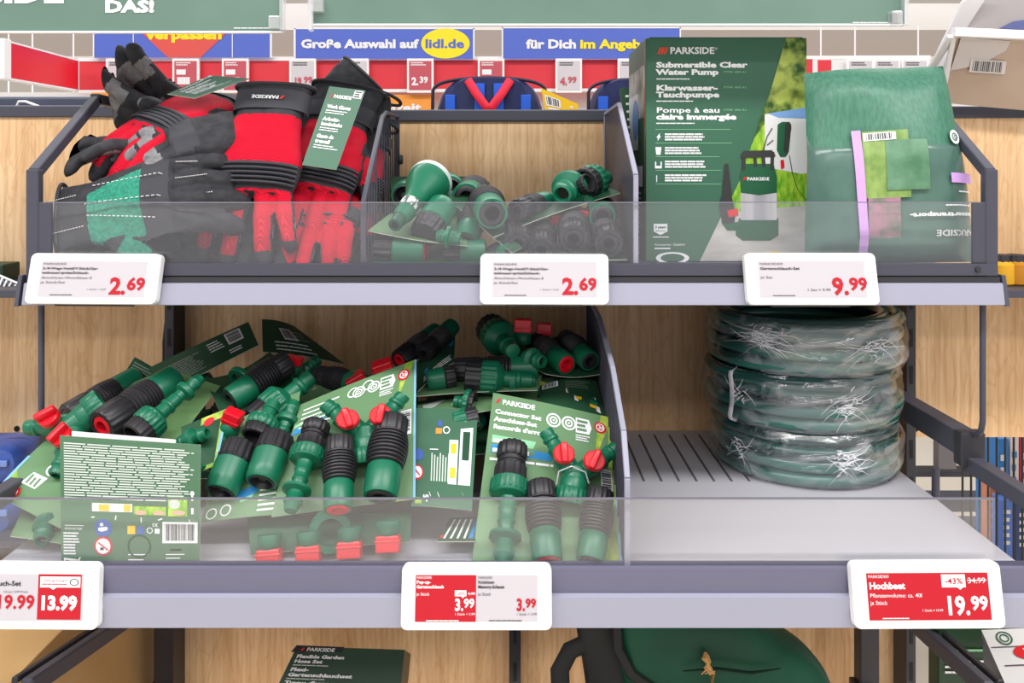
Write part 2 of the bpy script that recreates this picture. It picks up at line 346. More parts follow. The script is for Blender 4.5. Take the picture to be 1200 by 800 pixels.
# arms of the bottom shelf, seen under the lower shelf
for sx, lab in ((-1, 'dark sloping shelf arm at the bottom left beside the cardboard box'), (1, 'dark sloping shelf arm at the bottom right beside the green carton')):
    t = thing('shelf_arm', lab, 'bracket', (sx * .465, 1.0, ZC - .56))
    a, c = ((P(150, 725, 1.03), P(30, 807, .815)) if sx < 0 else (P(1062, 722, 1.03), P(1160, 810, .85)))
    MB().beam(a, c, .012, .018, STEEL, bev=.002).build('arm_tube', t)
    MB().beam(a + Vector((sx * .011, 0, .008)), c + Vector((sx * .011, 0, .008)), .006, .006, STEEL2).build('arm_lip', t)
t = thing('bottom_shelf', 'bottom shelf below the lower shelf, carrying the carton and green bag', 'shelf', (0, 1.0, ZC - .69))
MB().box((-0.455, .84, ZC - .70), (0.455, 1.113, ZC - .69), SHELF).build('shelf_sheet', t)
MB().box((-0.455, .836, ZC - .72), (0.455, .84, ZC - .686), RAILD).build('front_lip', t)
# ---------------------------------------------------------------- dividers
def divider(x, label, y0, y1, zb, prof, ribs=True):
    t = thing('bin_divider', label, 'divider', (x, (y0 + y1) / 2, zb), 'grey bin dividers')
    MB().prism([(x, y, z) for y, z in prof], (1, 0, 0), .0022, STEEL).build('panel', t)
    b = MB()
    for i in range(len(prof) - 1):
        a, c = prof[i], prof[i + 1]
        if abs(a[1] - zb) < 1e-6 and abs(c[1] - zb) < 1e-6: continue
        b.beam((x + .0011, a[0], a[1]), (x + .0011, c[0], c[1]), .0052, .0045, RAIL, bev=.0006, up=(0, 0, 1) if abs(a[0] - c[0]) > 1e-3 else (0, 1, 0))
    b.build('rim', t)
    b = MB(); n = 30
    for k in range(n):
        y = y0 + .012 + (y1 - y0 - .02) * k / n
        # height of the profile at y
        zt = zb
        for i in range(len(prof) - 1):
            a, c = prof[i], prof[i + 1]
            if min(a[0], c[0]) <= y <= max(a[0], c[0]) and abs(a[0] - c[0]) > 1e-4:
                zz = a[1] + (c[1] - a[1]) * (y - a[0]) / (c[0] - a[0]); zt = max(zt, zz)
        if zt > zb + .02: b.box((x - .0012, y, zb + .004), (x + .0034, y + .0022, zt - .004), STEEL)
    if ribs: b.build('rib_row', t)
    return t
divider(.129, 'grey divider panel in the upper tray between the loose fittings and the pump carton', YU + .008, YW, ZT, [(YU + .008, ZT), (YU + .008, zpx(205, YU)), (1.035, zpx(122, 1.035)), (YW - .004, zpx(134, YW)), (YW - .004, ZT)], False)
divider(.1035, 'grey ribbed divider panel on the lower shelf between the green cards and the hose coils', .775, YW, ZF, [(.775, ZF), (.775, zpx(560, .775)), (.80, zpx(505, .8)), (.885, zpx(432, .885)), (1.02, zpx(372, 1.02)), (YW - .004, zpx(345, YW)), (YW - .004, ZF)])
# open wire divider
x = -.157; t = thing('wire_divider', 'dark wire grid divider in the upper tray between gloves and loose fittings', 'divider', (x, 1.04, ZT))
prof = [(YU + .012, ZT + .003), (YU + .012, zpx(238, YU)), (1.03, zpx(138, 1.03)), (1.06, zpx(132, 1.06)), (1.17, zpx(137, 1.17)), (1.17, ZT + .003)]
MB().tube([(x, y, z) for y, z in prof], .0032, STEEL, 8, closed=True, flat=(1, 0, 0)).build('frame', t)
for k in range(14):
    y = .918 + k * .0185
    if y < 1.03: zt = prof[1][1] + (prof[2][1] - prof[1][1]) * (y - prof[1][0]) / (1.03 - prof[1][0])
    else: zt = zpx(136, 1.06)
    MB().tube([(x, y, ZT + .003), (x, y, zt)], .0009, STEEL, 6, flat=(0, 1, 0)).build('wire', t)
MB().lathe([(0, .007), (.004, .006)], STEEL, Matrix.Translation((x + .004, 1.165, zpx(187, 1.165))) @ Matrix.Rotation(math.pi / 2, 4, 'Y'), 16).build('clip_knob', t)
# ---------------------------------------------------------------- electronic price tags
def esl(label, cor, Y, tilt, W, H, draw, group='white electronic price tags'):
    """cor: TL,TR,BR,BL in photo units at depth Y (bottom) ; tilt: how far the top leans back"""
    TL, TR, BR, BL = [P(c[0], c[1], Y + (tilt if i < 2 else 0)) for i, c in enumerate(cor)]
    t = thing('price_tag', label, 'price tag', (BL + BR) / 2, group)
    x = (BR - BL).normalized(); n = (BL - TL).cross(TR - TL).normalized(); y = x.cross(-n).normalized()
    ctr = (TL + TR + BR + BL) / 4; w = ((TR - TL).length + (BR - BL).length) / 2; h = ((TL - BL).length + (TR - BR).length) / 2
    yy = (TL + TR - BL - BR).normalized(); xx = (TR + BR - TL - BL).normalized()
    M = Matrix((xx, yy, n)).transposed().to_4x4(); M.translation = ctr
    bm = bmesh.new(); bmesh.ops.create_cube(bm, size=1, matrix=Matrix.Diagonal((w, h, .010, 1)))
    bmesh.ops.bevel(bm, geom=[e for e in bm.edges if abs(e.verts[0].co.z - e.verts[1].co.z) > .005], offset=.0055, segments=4, profile=.5, affect='EDGES')
    bmesh.ops.bevel(bm, geom=[e for e in bm.edges if e.verts[0].co.z > 0 and e.verts[1].co.z > 0], offset=.0018, segments=2, profile=.5, affect='EDGES')
    bm.verts.index_update()
    MB().add([M @ (v.co + Vector((0, 0, -.005))) for v in bm.verts], [[v.index for v in f.verts] for f in bm.faces], LEDW).build('housing', t); bm.free()
    def C(u, v, o=.0002): return M @ Vector(((u - .5) * w, (.5 - v) * h, o))
    l, r, u, d = .095, .905, .155, .86
    s = Sheet(C(l, u), C(r, u), C(r, d), C(l, d), W, H)
    s.rect(0, 0, W, H, EINK, .0001)
    scr = s.mb.build('screen', t)
    s.mb = MB(); draw(s); s.mb.build('lettering', t)
    MB().box((-w * .3, -h * .53, -.016), (w * .3, -h * .47, -.008), STEEL2, .001, M).build('clip', t)
    return t
def price(s, a, c, x, y, h, mt, w1, w2):
    s.text(a + '.', x, y, h, mt, w1, bold=.035); s.text(c, x + w1 * 1.06, y - h * .26, h * .74, mt, w2, bold=.035)
def draw269(s):
    s.text('PARKSIDE\u00ae', 2, 6, 3.2, TXTG, 26); s.text('2-/4-Wege-Ventil/Y-St\u00fcck/Gar-', 2, 13, 3.6, BLACK, 62, bold=.02); s.text('tenbrause/-spritze/Schlauch-', 2, 19.5, 3.6, BLACK, 52, bold=.02)
    s.text('Anschluss-/Anschluss-S', 2, 27, 3.6, TXTG, 56); s.text('je St\u00fcck/Set', 2, 34, 3.6, TXTG, 27)
    price(s, '2', '69', 79, 49, 24, TRED, 18, 20); s.text('1 St\u00fcck = 2.69', 54, 43.5, 2.2, TXTG, 21); s.bars(14, 50.5, 26, 1, 2, TXTG)
def draw999(s):
    s.text('PARKSIDE\u00ae', 2, 6, 3.2, TXTG, 26); s.text('Gartenschlauch-Set', 2, 13, 3.8, BLACK, 44, bold=.02); s.text('je Set', 2, 26, 3.8, TXTG, 13)
    s.text('1 Set = 9.99', 52, 44.5, 3.8, TXTG, 26); price(s, '9', '99', 80, 49, 24, TRED, 18, 20); s.bars(14, 50.5, 26, 1, 2, TXTG)
UT = [(38, 296.5), (188, 297), (183, 357), (26, 355.5)]
esl('price tag reading 2.69, below the gloves at the left end', UT, YU - .022, .010, 118, 54, draw269)
esl('price tag reading 2.69, below the loose fittings in the middle bin', [(563, 297), (713, 297.5), (714, 357), (562, 356.5)], YU - .022, .010, 118, 54, draw269)
esl('price tag reading 9.99 in red, below the pump carton and bag', [(872, 296), (1026, 296.5), (1032, 357), (877, 357.5)], YU - .022, .010, 118, 54, draw999)
def drawD(s):
    s.text('Gartenschlauch-Set', 2, 15, 6, BLACK, 58, bold=.02); s.text('Unser UVP-Preis', 43, 24, 2.6, TXTG, 24)
    s.text('19.99', 35, 44, 17, TRED, 39, bold=.025); s.rect(77, 0, 120, 58, TRED); s.rect(79, 3, 119, 17, WHITE, .0005)
    s.poly([(88, 16.5), (96, 16.5), (92, 20)], WHITE, .0005); s.text('-30% g\u00fcnstiger', 81, 9, 2.6, TRED, 26, off=.0008); s.bars(81, 12, 26, 1, 2.4, TRED, off=.0008)
    s.ring(113, 10, 4.5, .9, BLACK, .0008); s.text('13.99', 78.5, 45, 17, WHITE, 38, bold=.05); s.bars(20, 46, 14, 1, 2.2, TXTG)
esl('price tag reading 19.99 and 13.99 at the left end of the lower shelf', [(-62, 659), (117, 661.5), (112, 738), (-64, 738)], .742, .010, 122, 60, drawD)
def drawE(s):
    s.rect(0, 0, 60, 58, TRED); s.text('PARKSIDE\u00ae', 1, 4.6, 3.2, WHITE, 15); s.text('Pop-up-', 1, 10.6, 4, WHITE, 14, bold=.03); s.text('Gartenschlauch', 1, 16.5, 4, WHITE, 27, bold=.03); s.text('je St\u00fcck', 1, 25.5, 3.8, WHITE, 13)
    s.rect(39, 19, 50.5, 26.5, WHITE, .0005); s.poly([(45, 26), (49, 26), (47, 29)], WHITE, .0005); s.text('-20%', 40.3, 24.8, 3.8, TRED, 9, off=.0008); s.text('4.99', 52, 25, 3.8, WHITE, 7); s.rect(51.6, 23, 59.4, 23.6, WHITE, .0008)
    price(s, '3', '99', 39, 44, 14.5, WHITE, 8.5, 10.5); s.text('1 St\u00fcck = 3.99', 39, 50, 3, WHITE, 20); s.bars(11, 56, 34, 1, 2.2, WHITE)
    s.text('PARKSIDE\u00ae', 62, 4.6, 3.0, TXTG, 14); s.text('Kniekissen', 62, 10.6, 3.8, BLACK, 16, bold=.02); s.text('Memory-Schaum', 62, 16.5, 3.8, BLACK, 26, bold=.03); s.text('je St\u00fcck', 62, 25.5, 3.8, TXTG, 13)
    price(s, '3', '99', 100, 44, 14.5, TRED, 8.5, 10.5); s.text('1 St\u00fcck = 3.99', 100, 50, 3, TXTG, 20); s.bars(73, 56, 34, 1, 2.2, TXTG)
esl('price tag with red left half and two prices of 3.99', [(471, 661.5), (646.5, 661.5), (647, 739), (469, 739)], .742, .010, 121, 58, drawE)
def drawF(s):
    s.rect(0, 0, 122, 58, TRED); s.text('PARKSIDE\u00ae', 1.5, 6, 3.6, WHITE, 21); s.text('Hochbeet', 2, 19.5, 8, WHITE, 36, bold=.04); s.text('Pflanzenvolume: ca. 40l', 2, 30, 5, WHITE, 52); s.text('je St\u00fcck', 2, 39, 5, WHITE, 17)
    s.rect(75, 2, 99, 18, WHITE, .0005); s.poly([(90, 17.5), (97, 17.5), (93, 21)], WHITE, .0005); s.text('-43%', 78, 13.5, 7, TRED, 18, off=.0009, bold=.01); s.text('34.99', 101, 13, 7, WHITE, 18); s.rect(100.5, 8.8, 120, 9.9, WHITE, .0009)
    price(s, '19', '99', 76, 51, 22, WHITE, 25, 17); s.text('1 St\u00fcck = 19.99', 53, 47.5, 3, WHITE, 21); s.bars(13, 55, 28, 1, 2.4, WHITE)
esl('red price tag reading Hochbeet 19.99 at the right end of the lower shelf', [(997, 659), (1172, 658.5), (1180, 736.5), (1003, 738)], .742, .010, 122, 58, drawF)
# ---------------------------------------------------------------- hose coils in film
FILM = clear('shrink_film', haze=0.0, gloss=0.22, rough=0.10, wrinkle=0.55, hazecol=(225, 222, 226))
HOSE = mat('hose_green', (50, 116, 102), 0.22, rgb2=(30, 66, 62), scale=(3, 3, 60), detail=2, contrast=(.40, .60), spec=.7); FILMW = mat('film_crease_white', (236, 236, 240), 0.35)
STRAPM = mat('strap_white', (226, 224, 226), 0.4)
cx, cy = .3655, 1.071; RT = .0079
def coil(dx, zb, turns, label, seed, Ro):
    t = thing('hose_coil', label, 'hose coil', (cx + dx, cy, zb), 'coiled garden hoses')
    r = random.Random(seed); n = 56; b = MB(); b2 = MB()
    for k in range(turns):
        for bb, ro in ((b, Ro - RT + r.uniform(-.004, .0015)), (b2, Ro - 3 * RT - .001 - r.uniform(0, .003))):
            tx, ty = r.uniform(-.0015, .0015), r.uniform(-.0015, .0015); ph = r.uniform(0, 6)
            bb.tube([(cx + dx + tx + (ro + .0012 * math.sin(2 * a + ph)) * math.cos(a), cy + ro * math.sin(a), zb + RT + .0006 + k * 2 * RT + .0009 * math.sin(a + ph) * (1 if k else 0) + ty * .3 * (1 if k else 0)) for a in [2 * math.pi * i / n for i in range(n)]], RT, HOSE, 12, closed=True)
    b.build('hose', t); b2.build('inner_windings', t)
    H = turns * 2 * RT; b = MB(); m_, w = 96, 14; vs = []
    for i in range(m_):
        a = 2 * math.pi * i / m_
        for j in range(w + 1):
            q = j / w; z = zb + .0005 + q * H
            rr = Ro + .0016 + .0035 * noise.noise(Vector((3 * math.cos(a) + seed, 3 * math.sin(a), q * 5))) + .0012 * abs(noise.noise(Vector((14 * math.cos(a), 14 * math.sin(a), q * 14 + seed)))) - .006 * (abs(2 * q - 1) ** 4)
            vs.append((cx + dx + rr * math.cos(a), cy + rr * math.sin(a), z))
    b.add(vs, [[i * (w + 1) + j, ((i + 1) % m_) * (w + 1) + j, ((i + 1) % m_) * (w + 1) + j + 1, i * (w + 1) + j + 1] for i in range(m_) for j in range(w)], FILM, True)
    b.build('film_wrap', t)
    return t, H, Ro
def strands(t, z, H, Ro, dx, a0, seed, n, spread=.5):
    """whitish gathered creases of the film, running round the outside"""
    r = random.Random(seed); b = MB(); z_k = z + H * r.uniform(.5, .66)
    def at(a, q):
        rr = Ro + .0042 + .0016 * noise.noise(Vector((a * 9, q * 300, seed))); return (cx + dx + rr * math.cos(a), cy + rr * math.sin(a), min(max(q, z + .004), z + H - .004))
    for k in range(n):
        sd = r.choice((-1, 1, 1)); L = spread * r.uniform(.25, 1.0); dz = r.uniform(-1, .7) * H * .45 * (.4 + .6 * L / spread); a, q = a0 + r.uniform(-.09, .09), z_k + r.uniform(-.15, .15) * H; pts = []; m_ = 12
        for i in range(m_):
            u = i / (m_ - 1); pts.append(at(a + sd * L * u, q + dz * u ** 1.6 + .0016 * noise.noise(Vector((u * 6, k, seed)))))
        w = r.uniform(.00012, .00045); b.tube(pts, [w * (1.25 - u_ / m_) for u_ in range(m_)], FILMW, 5)
    for k in range(n):
        a, q = a0 + r.gauss(0, .06), z_k + r.gauss(0, .10) * H; b.tube([at(a + r.uniform(-.03, .03), q + r.uniform(-.003, .003)), at(a, q), at(a + r.uniform(-.04, .04), q + r.uniform(-.004, .004))], r.uniform(.0002, .0006), FILMW, 5)
    b.build('film_creases', t)
zb = ZF + .0005
T1, H1, R1 = coil(0, zb, 4, 'coiled green hose in clear film, lowest of the stack of three', 1, .113)
strands(T1, zb, H1, R1, 0, -1.50, 11, 34, .28); strands(T1, zb, H1, R1, 0, -2.55, 12, 14, .15)
T2, H2, R2 = coil(-.004, zb + H1 + .001, 4, 'coiled green hose in clear film with white strap, middle of the stack of three', 5, .116)
strands(T2, zb + H1 + .001, H2, R2, -.004, -1.45, 13, 30, .25); strands(T2, zb + H1 + .001, H2, R2, -.004, -2.5, 17, 12, .15)
T3, H3, R3 = coil(.0, zb + H1 + H2 + .002, 4, 'coiled green hose in crumpled clear film, topmost of the stack of three', 9, .118)
strands(T3, zb + H1 + H2 + .002, H3, R3, 0, -2.3, 15, 40, .45); strands(T3, zb + H1 + H2 + .002, H3, R3, 0, -1.2, 16, 16, .4)
for T, dx, z, H, Ro, ang in ((T2, -.004, zb + H1 + .001, H2, R2, -2.62),):
    c, s_ = math.cos(ang), math.sin(ang); pts = []
    for i in range(17):
        q = -.1 + 1.2 * i / 16; rr = Ro + .005 - .014 * max(0, abs(q - .5) - .42) / .18
        pts.append((cx + dx + rr * c + .004 * math.sin(q * 3), cy + rr * s_, z + min(max(q, .03), .97) * H))
    MB().tube(pts, .0036, STRAPM, 8, sq=.25, flat=(c, s_, 0)).build('strap', T)
# ---------------------------------------------------------------- pump carton
TL, TR, BR, BL = P(757, 45, 1.012), P(945, 44, 1.012), P(945, 306, 1.012), P(757, 306, 1.012)
TL.z = TR.z = zpx(44.5, 1.012); BL.z = BR.z = ZT + .0006
depth = .148
t = thing('pump_carton', 'tall dark green carton of a submersible pump in the upper tray', 'carton', (TL + TR) / 2 * 1 - Vector((0, -depth / 2, TL.z - BL.z)))
s = Sheet(TL, TR, BR, BL, 188, 262)
KRAFT = mat('kraft_board', (176, 140, 100), 0.7)
s.mb.box((BL.x, BL.y, BL.z), (TR.x, TR.y + depth, TR.z), BOXG, .0006)
# the printed garden photo on the right of the front
def q(px, py): return (px - 757, (py - 44.5))
TREE = mat('printed_tree', (40, 84, 18), 0.45, rgb2=(190, 206, 96), scale=(45, 45, 45), detail=4, contrast=(.4, .6)); LAWN = mat('printed_lawn', (92, 160, 24), 0.45, rgb2=(176, 214, 60), scale=(160, 160, 60), detail=3)
PAVE = mat('printed_paving', (176, 172, 168), 0.5, rgb2=(206, 202, 198), scale=(20, 20, 60)); POOL = mat('printed_pool_side', (226, 226, 226), 0.5); POOLB = mat('printed_pool_water', (120, 160, 214), 0.5)
PUMPG = mat('printed_pump_green', (24, 92, 58), 0.45); PUMPS = mat('printed_pump_steel', (226, 222, 224), 0.4, rgb2=(168, 166, 172), scale=(40, 1, 1)); PUMPD = mat('printed_pump_black', (50, 50, 50), 0.5)
s.poly([q(*p) for p in ((921, 44.6), (945, 44.6), (945, 306), (820, 306), (868, 210), (874, 186), (890, 148), (902, 110))], LAWN, .0003)
s.poly([q(*p) for p in ((921, 44.6), (945, 44.6), (945, 128), (905, 132), (884, 162), (890, 140), (902, 110))], TREE, .0005)
s.poly([q(*p) for p in ((896, 134), (945, 126), (945, 205), (896, 196))], POOL, .0006); s.poly([q(*p) for p in ((900, 133), (945, 126), (945, 139), (912, 138))], POOLB, .0008)
s.poly([q(*p) for p in ((820, 306), (848, 248), (945, 240), (945, 306))], PAVE, .0006); s.poly([q(*p) for p in ((876, 212), (945, 203), (945, 241), (846, 250), (858, 230))], LAWN, .0007)
# pump drawing: base, steel body, green head, handle, nozzle
s.poly([q(*p) for p in ((862, 268), (866, 256), (912, 256), (912, 276), (902, 282), (870, 282), (862, 276))], PUMPG, .0010)
s.poly([q(*p) for p in ((868, 225), (910, 225), (910, 258), (868, 258))], PUMPS, .0011); s.poly([q(*p) for p in ((868, 226), (867, 206), (872, 192), (906, 192), (910, 206), (910, 226), (889, 229))], PUMPG, .0012)
for a in ((869, 200, 874, 178), (902, 200, 907, 178), (883, 196, 886, 182), (893, 196, 896, 182)): s.poly([q(a[0], a[1]), q(a[0] + 4, a[1]), q(a[2] + 0, a[3]), q(a[2] - 4, a[3])], PUMPD, .0013)
s.poly([q(*p) for p in ((868, 182), (871, 177), (904, 176), (908, 181), (908, 184), (868, 185))], PUMPD, .0014)
s.poly([q(*p) for p in ((849, 192), (853, 192), (858, 234), (862, 250), (860, 262), (846, 262), (842, 240), (846, 228))], PUMPD, .0013); s.poly([q(*p) for p in ((852, 247), (864, 244), (865, 252), (854, 255))], RED, .0015)
s.poly([q(*p) for p in ((846, 262), (866, 260), (866, 270), (852, 270))], PUMPG, .0012)
s.poly([q(*p) for p in ((911, 146), (916, 143), (925, 143), (927, 147), (924, 178), (920, 184), (914, 184), (910, 176))], PUMPG, .0012); s.poly([q(*p) for p in ((920, 144), (926, 145), (927, 150), (922, 182), (918, 178))], PUMPD, .0013)
s.poly([q(*p) for p in ((914, 188), (918, 187), (919, 196), (915, 199))], RED, .0014); s.text('PARKSIDE', 118, 167, 3.6, WHITE, 26, off=.0016, bold=.03); s.poly([(113, 166.5), (116, 166.5), (118, 163), (115, 163)], RED, .0016)
for pts in (((904, 150), (898, 160), (893, 178)), ((924, 182), (928, 205), (934, 222), (945, 236)), ((898, 170), (905, 164), (912, 168))):
    for i in range(len(pts) - 1):
        (x0, y0), (x1, y1) = q(*pts[i]), q(*pts[i + 1]); s.poly([(x0, y0), (x0 + 1, y0 + .6), (x1 + 1, y1 + .6), (x1, y1)], PUMPD, .0015)
# lettering
for k in range(3): x = 13 + k * 3.6; s.poly([(x, 19), (x + 3, 19), (x + 6.2, 11), (x + 3.2, 11)], mat('logo_orange_red', (226, 74, 52), 0.5), .0006)
s.text('PARKSIDE', 28, 18.5, 7.6, WHITE, 52, bold=.03); s.text('\u00ae', 80.5, 14, 3, WHITE)
for st, y, w in (('Submersible Clear', 34.5, 107), ('Water Pump', 43, 73), ('Klarwasser-', 61.5, 72), ('Tauchpumpe', 69.5, 74), ('Pompe \u00e0 eau', 87.5, 74), ('claire immerg\u00e9e', 95.5, 94)): s.text(st, 12, y, 6.1, WHITE, w, bold=.02 if '\u00e0' in st else .05)
for y in (41, 59, 85.5): s.text('PTPK 400 A1', 91, y, 2.2, MINT, 26)
for y, w in ((47.5, 40), (73.5, 44), (99.5, 46)): s.bars(12, y, w, 1, 1.6, WHITE, .8, seed=int(y), ragged=.05)
for y, w in ((107, 88), (123, 90), (139, 75), (155, 77), (171, 77)): s.rect(11, y, 11 + w, y + .5, MINT)
for y, n, w in ((112, 3, 48), (128, 3, 46), (144, 3, 50), (160, 3, 50)): s.bars(22, y, w, n, 3.1, WHITE, .62, seed=int(y), ragged=.15)
s.poly([(12, 117), (16, 111.5), (16, 115), (17.5, 115), (13.5, 121), (14, 117)], WHITE); s.poly([(11, 128), (18, 128), (17, 137), (12, 137)], WHITE); s.poly([(10.5, 145), (12, 145), (12, 150), (17, 150), (17, 145), (18.5, 145), (18.5, 153), (10.5, 153)], WHITE); s.poly([(12, 161), (13, 161), (13, 169), (12, 169)], WHITE)
s.poly([(9, 218), (25, 218), (25, 227), (17, 231), (9, 227)], WHITE); s.text('3 years', 10.5, 223, 3, BOXG, 13, off=.0008, bold=.03); s.text('warranty', 11, 227, 2.4, BOXG, 12, off=.0008); s.rect(8, 233, 27, 234, WHITE)
s.text('Accessories / Zubeh\u00f6r', 10, 243.5, 2.8, WHITE, 36); s.bars(10, 246, 20, 1, 2, WHITE, .8, seed=4)
s.ring(31, 258, 7, 2, WHITE, asp=2.8); s.poly([(115, 255), (124, 251), (128, 256), (118, 261)], RED, .0016)
s.disc(148, 262 - 8.5, 20, 8, YEL, .0016) if False else s.poly([(128, 261), (134, 253), (150, 250), (163, 253), (168, 261)], YEL, .0016)
# left flank of the carton
f = Sheet(TL + Vector((0, depth, 0)), TL, BL, BL + Vector((0, depth, 0)), 100, 262, mb=s.mb)
f.rect(4, 30, 96, 92, mat('printed_flank', (196, 190, 186), 0.5, rgb2=(96, 120, 92), scale=(30, 30, 30)), .0004); f.rect(4, 60, 60, 130, POOL, .0006); f.disc(45, 92, 18, 26, POOLB, .0008)
f.rect(20, 150, 84, 175, WHITE); f.bars(22, 182, 60, 10, 6, WHITE, .4, seed=3); f.barcode(30, 236, 70, 258, WHITE, BLACK)
for k in range(3): f.text('PARKSIDE', 90, 60 + k * 60, 7, RED if k == 0 else WHITE, 40, rot=90) if k == 0 else None
f.rect(95, 1, 99.5, 261, KRAFT, .0004)
s.mb.build('box', t)
b = MB(); b.box((TL.x + .004, TL.y + .001, TL.z - .0004), (TR.x - .004, TL.y + depth * .5, TL.z + .0012), BOXG, .0004); b.build('top_flap', t)
b = MB(); b.box((TL.x + .004, TL.y + depth * .5 + .001, TL.z - .0004), (TR.x - .004, TL.y + depth - .001, TL.z + .0012), BOXG, .0004); b.build('top_flap', t)
# ---------------------------------------------------------------- folded garden bag beside it
WOVEN = mat('woven_green', (52, 108, 84), 0.42, rgb2=(66, 124, 100), scale=(300, 300, 24), detail=3, bump=.12); SLEEVE = mat('bag_sleeve_film', (72, 104, 94), 0.22, rgb2=(92, 124, 112), scale=(22, 22, 16)); LILAC = mat('lilac_print', (206, 160, 226), 0.5)
TL, TR, BR, BL = P(947, 82, .965), P(1111, 74, .965), P(1148, 306, .915), P(947, 309, .93)
t = thing('garden_bag', 'folded dark green woven garden bag with printed sleeve beside the pump carton', 'bag', (BL + BR) / 2)
bg = bulge(.010, .012, 3, .009); s = Sheet(TL, TR, BR, BL, 196, 236, bulge=bg)
s.mb = MB(); NU = 30
def pillow(s, front, back, th, nu=30, nv=34, y0=0, y1=None, x0=0, x1=None, off=0.0):
    y1 = y1 or s.H; x1 = x1 or s.W; F = []; Bk = []
    for j in range(nv + 1):
        for i in range(nu + 1):
            u, v = i / nu, j / nv; e = min(1, 7 * min(u, 1 - u)) ** .6 * min(1, 7 * min(v, 1 - v)) ** .6
            X, Y_ = x0 + u * (x1 - x0), y0 + v * (y1 - y0); F.append(s.pt(X, Y_, off - th / 2 * (1 - e))); Bk.append(s.pt(X, Y_, off - th / 2 - th / 2 * e))
    w = nu + 1
    s.mb.add(F, [[j * w + i, (j + 1) * w + i, (j + 1) * w + i + 1, j * w + i + 1] for j in range(nv) for i in range(nu)], front, True)
    s.mb.add(Bk, [[j * w + i, j * w + i + 1, (j + 1) * w + i + 1, (j + 1) * w + i] for j in range(nv) for i in range(nu)], back, True)
pillow(s, WOVEN, WOVEN, .03); s.mb.build('folded_fabric', t)
s.mb = MB(); pillow(s, SLEEVE, SLEEVE, .031, y0=82, y1=236, off=.0012, x0=-.5, x1=196.5)
def qb(px, py):   # photo position -> drawing units on the bag
    v = (py - 78) / 229; xl = 947; xr = 1111 + 37 * v; return ((px - xl) / (xr - xl) * 196, v * 236)
O = .0036; s.b = lambda u, v: bg(u, v) - .0155 * (1 - min(1, 7 * max(0, min(u, 1 - u))) ** .6 * min(1, 7 * max(.02, 1 - v)) ** .6)
def qrect(x0, y0, x1, y1, mt, o): a = qb(x0, y0); c = qb(x1, y1); s.rect(a[0], a[1], c[0], c[1], mt, o)
qrect(1002, 160, 1058, 236, mat('printed_dull_lawn', (104, 138, 66), .3, rgb2=(150, 176, 96), scale=(70, 70, 50)), O); qrect(1010, 236, 1050, 284, mat('printed_flowers', (100, 116, 96), .5, rgb2=(168, 124, 140), scale=(70, 70, 70)), O)
qrect(1026, 172, 1079, 228, mat('printed_bag', (70, 118, 84), .3, rgb2=(110, 150, 120), scale=(40, 40, 40)), O + .001)
a = qb(990, 158); c = qb(1000, 158)
for k in range(12):
    y0, y1 = 158 + k * 11.9, 158 + (k + 1) * 11.9; sh = lambda y: (y - 158) / 143 * 14
    p = [qb(990 + sh(y0), y0), qb(1000 + sh(y0), y0), qb(1000 + sh(y1), y1), qb(990 + sh(y1), y1)]; s.poly(p, LILAC, O + .0012)
qrect(1103, 210, 1138, 221, LILAC, O + .001)
a = qb(1003, 162); c = qb(1038, 171); s.barcode(a[0], a[1], c[0], c[1], WHITE, TXTG, 12, off=O + .001)
x, y = qb(1113, 168); s.disc(x, y, 8.5, 8.5, WHITE, O + .001); s.ring(x, y, 5, 1.2, PUMPG, O + .0016); s.ring(x + 1, y, 2.6, 1, PUMPG, O + .0018)
x, y = qb(1137, 258); s.text('Wassertransport-', x + 12, y - 4, 4.6, WHITE, 92, O + .001, .05, 180)
x, y = qb(1139, 273); s.text('PARKSIDE', x + 8, y, 6.4, WHITE, 56, O + .001, .03, 180)
x, y = qb(1140, 230); s.bars(x - 26, y, 24, 1, 2.4, WHITE, .6, 3, O + .001); x, y = qb(1140, 245); s.bars(x - 42, y, 40, 1, 2.4, WHITE, .6, 4, O + .001)
s.mb.build('printed_sleeve', t)
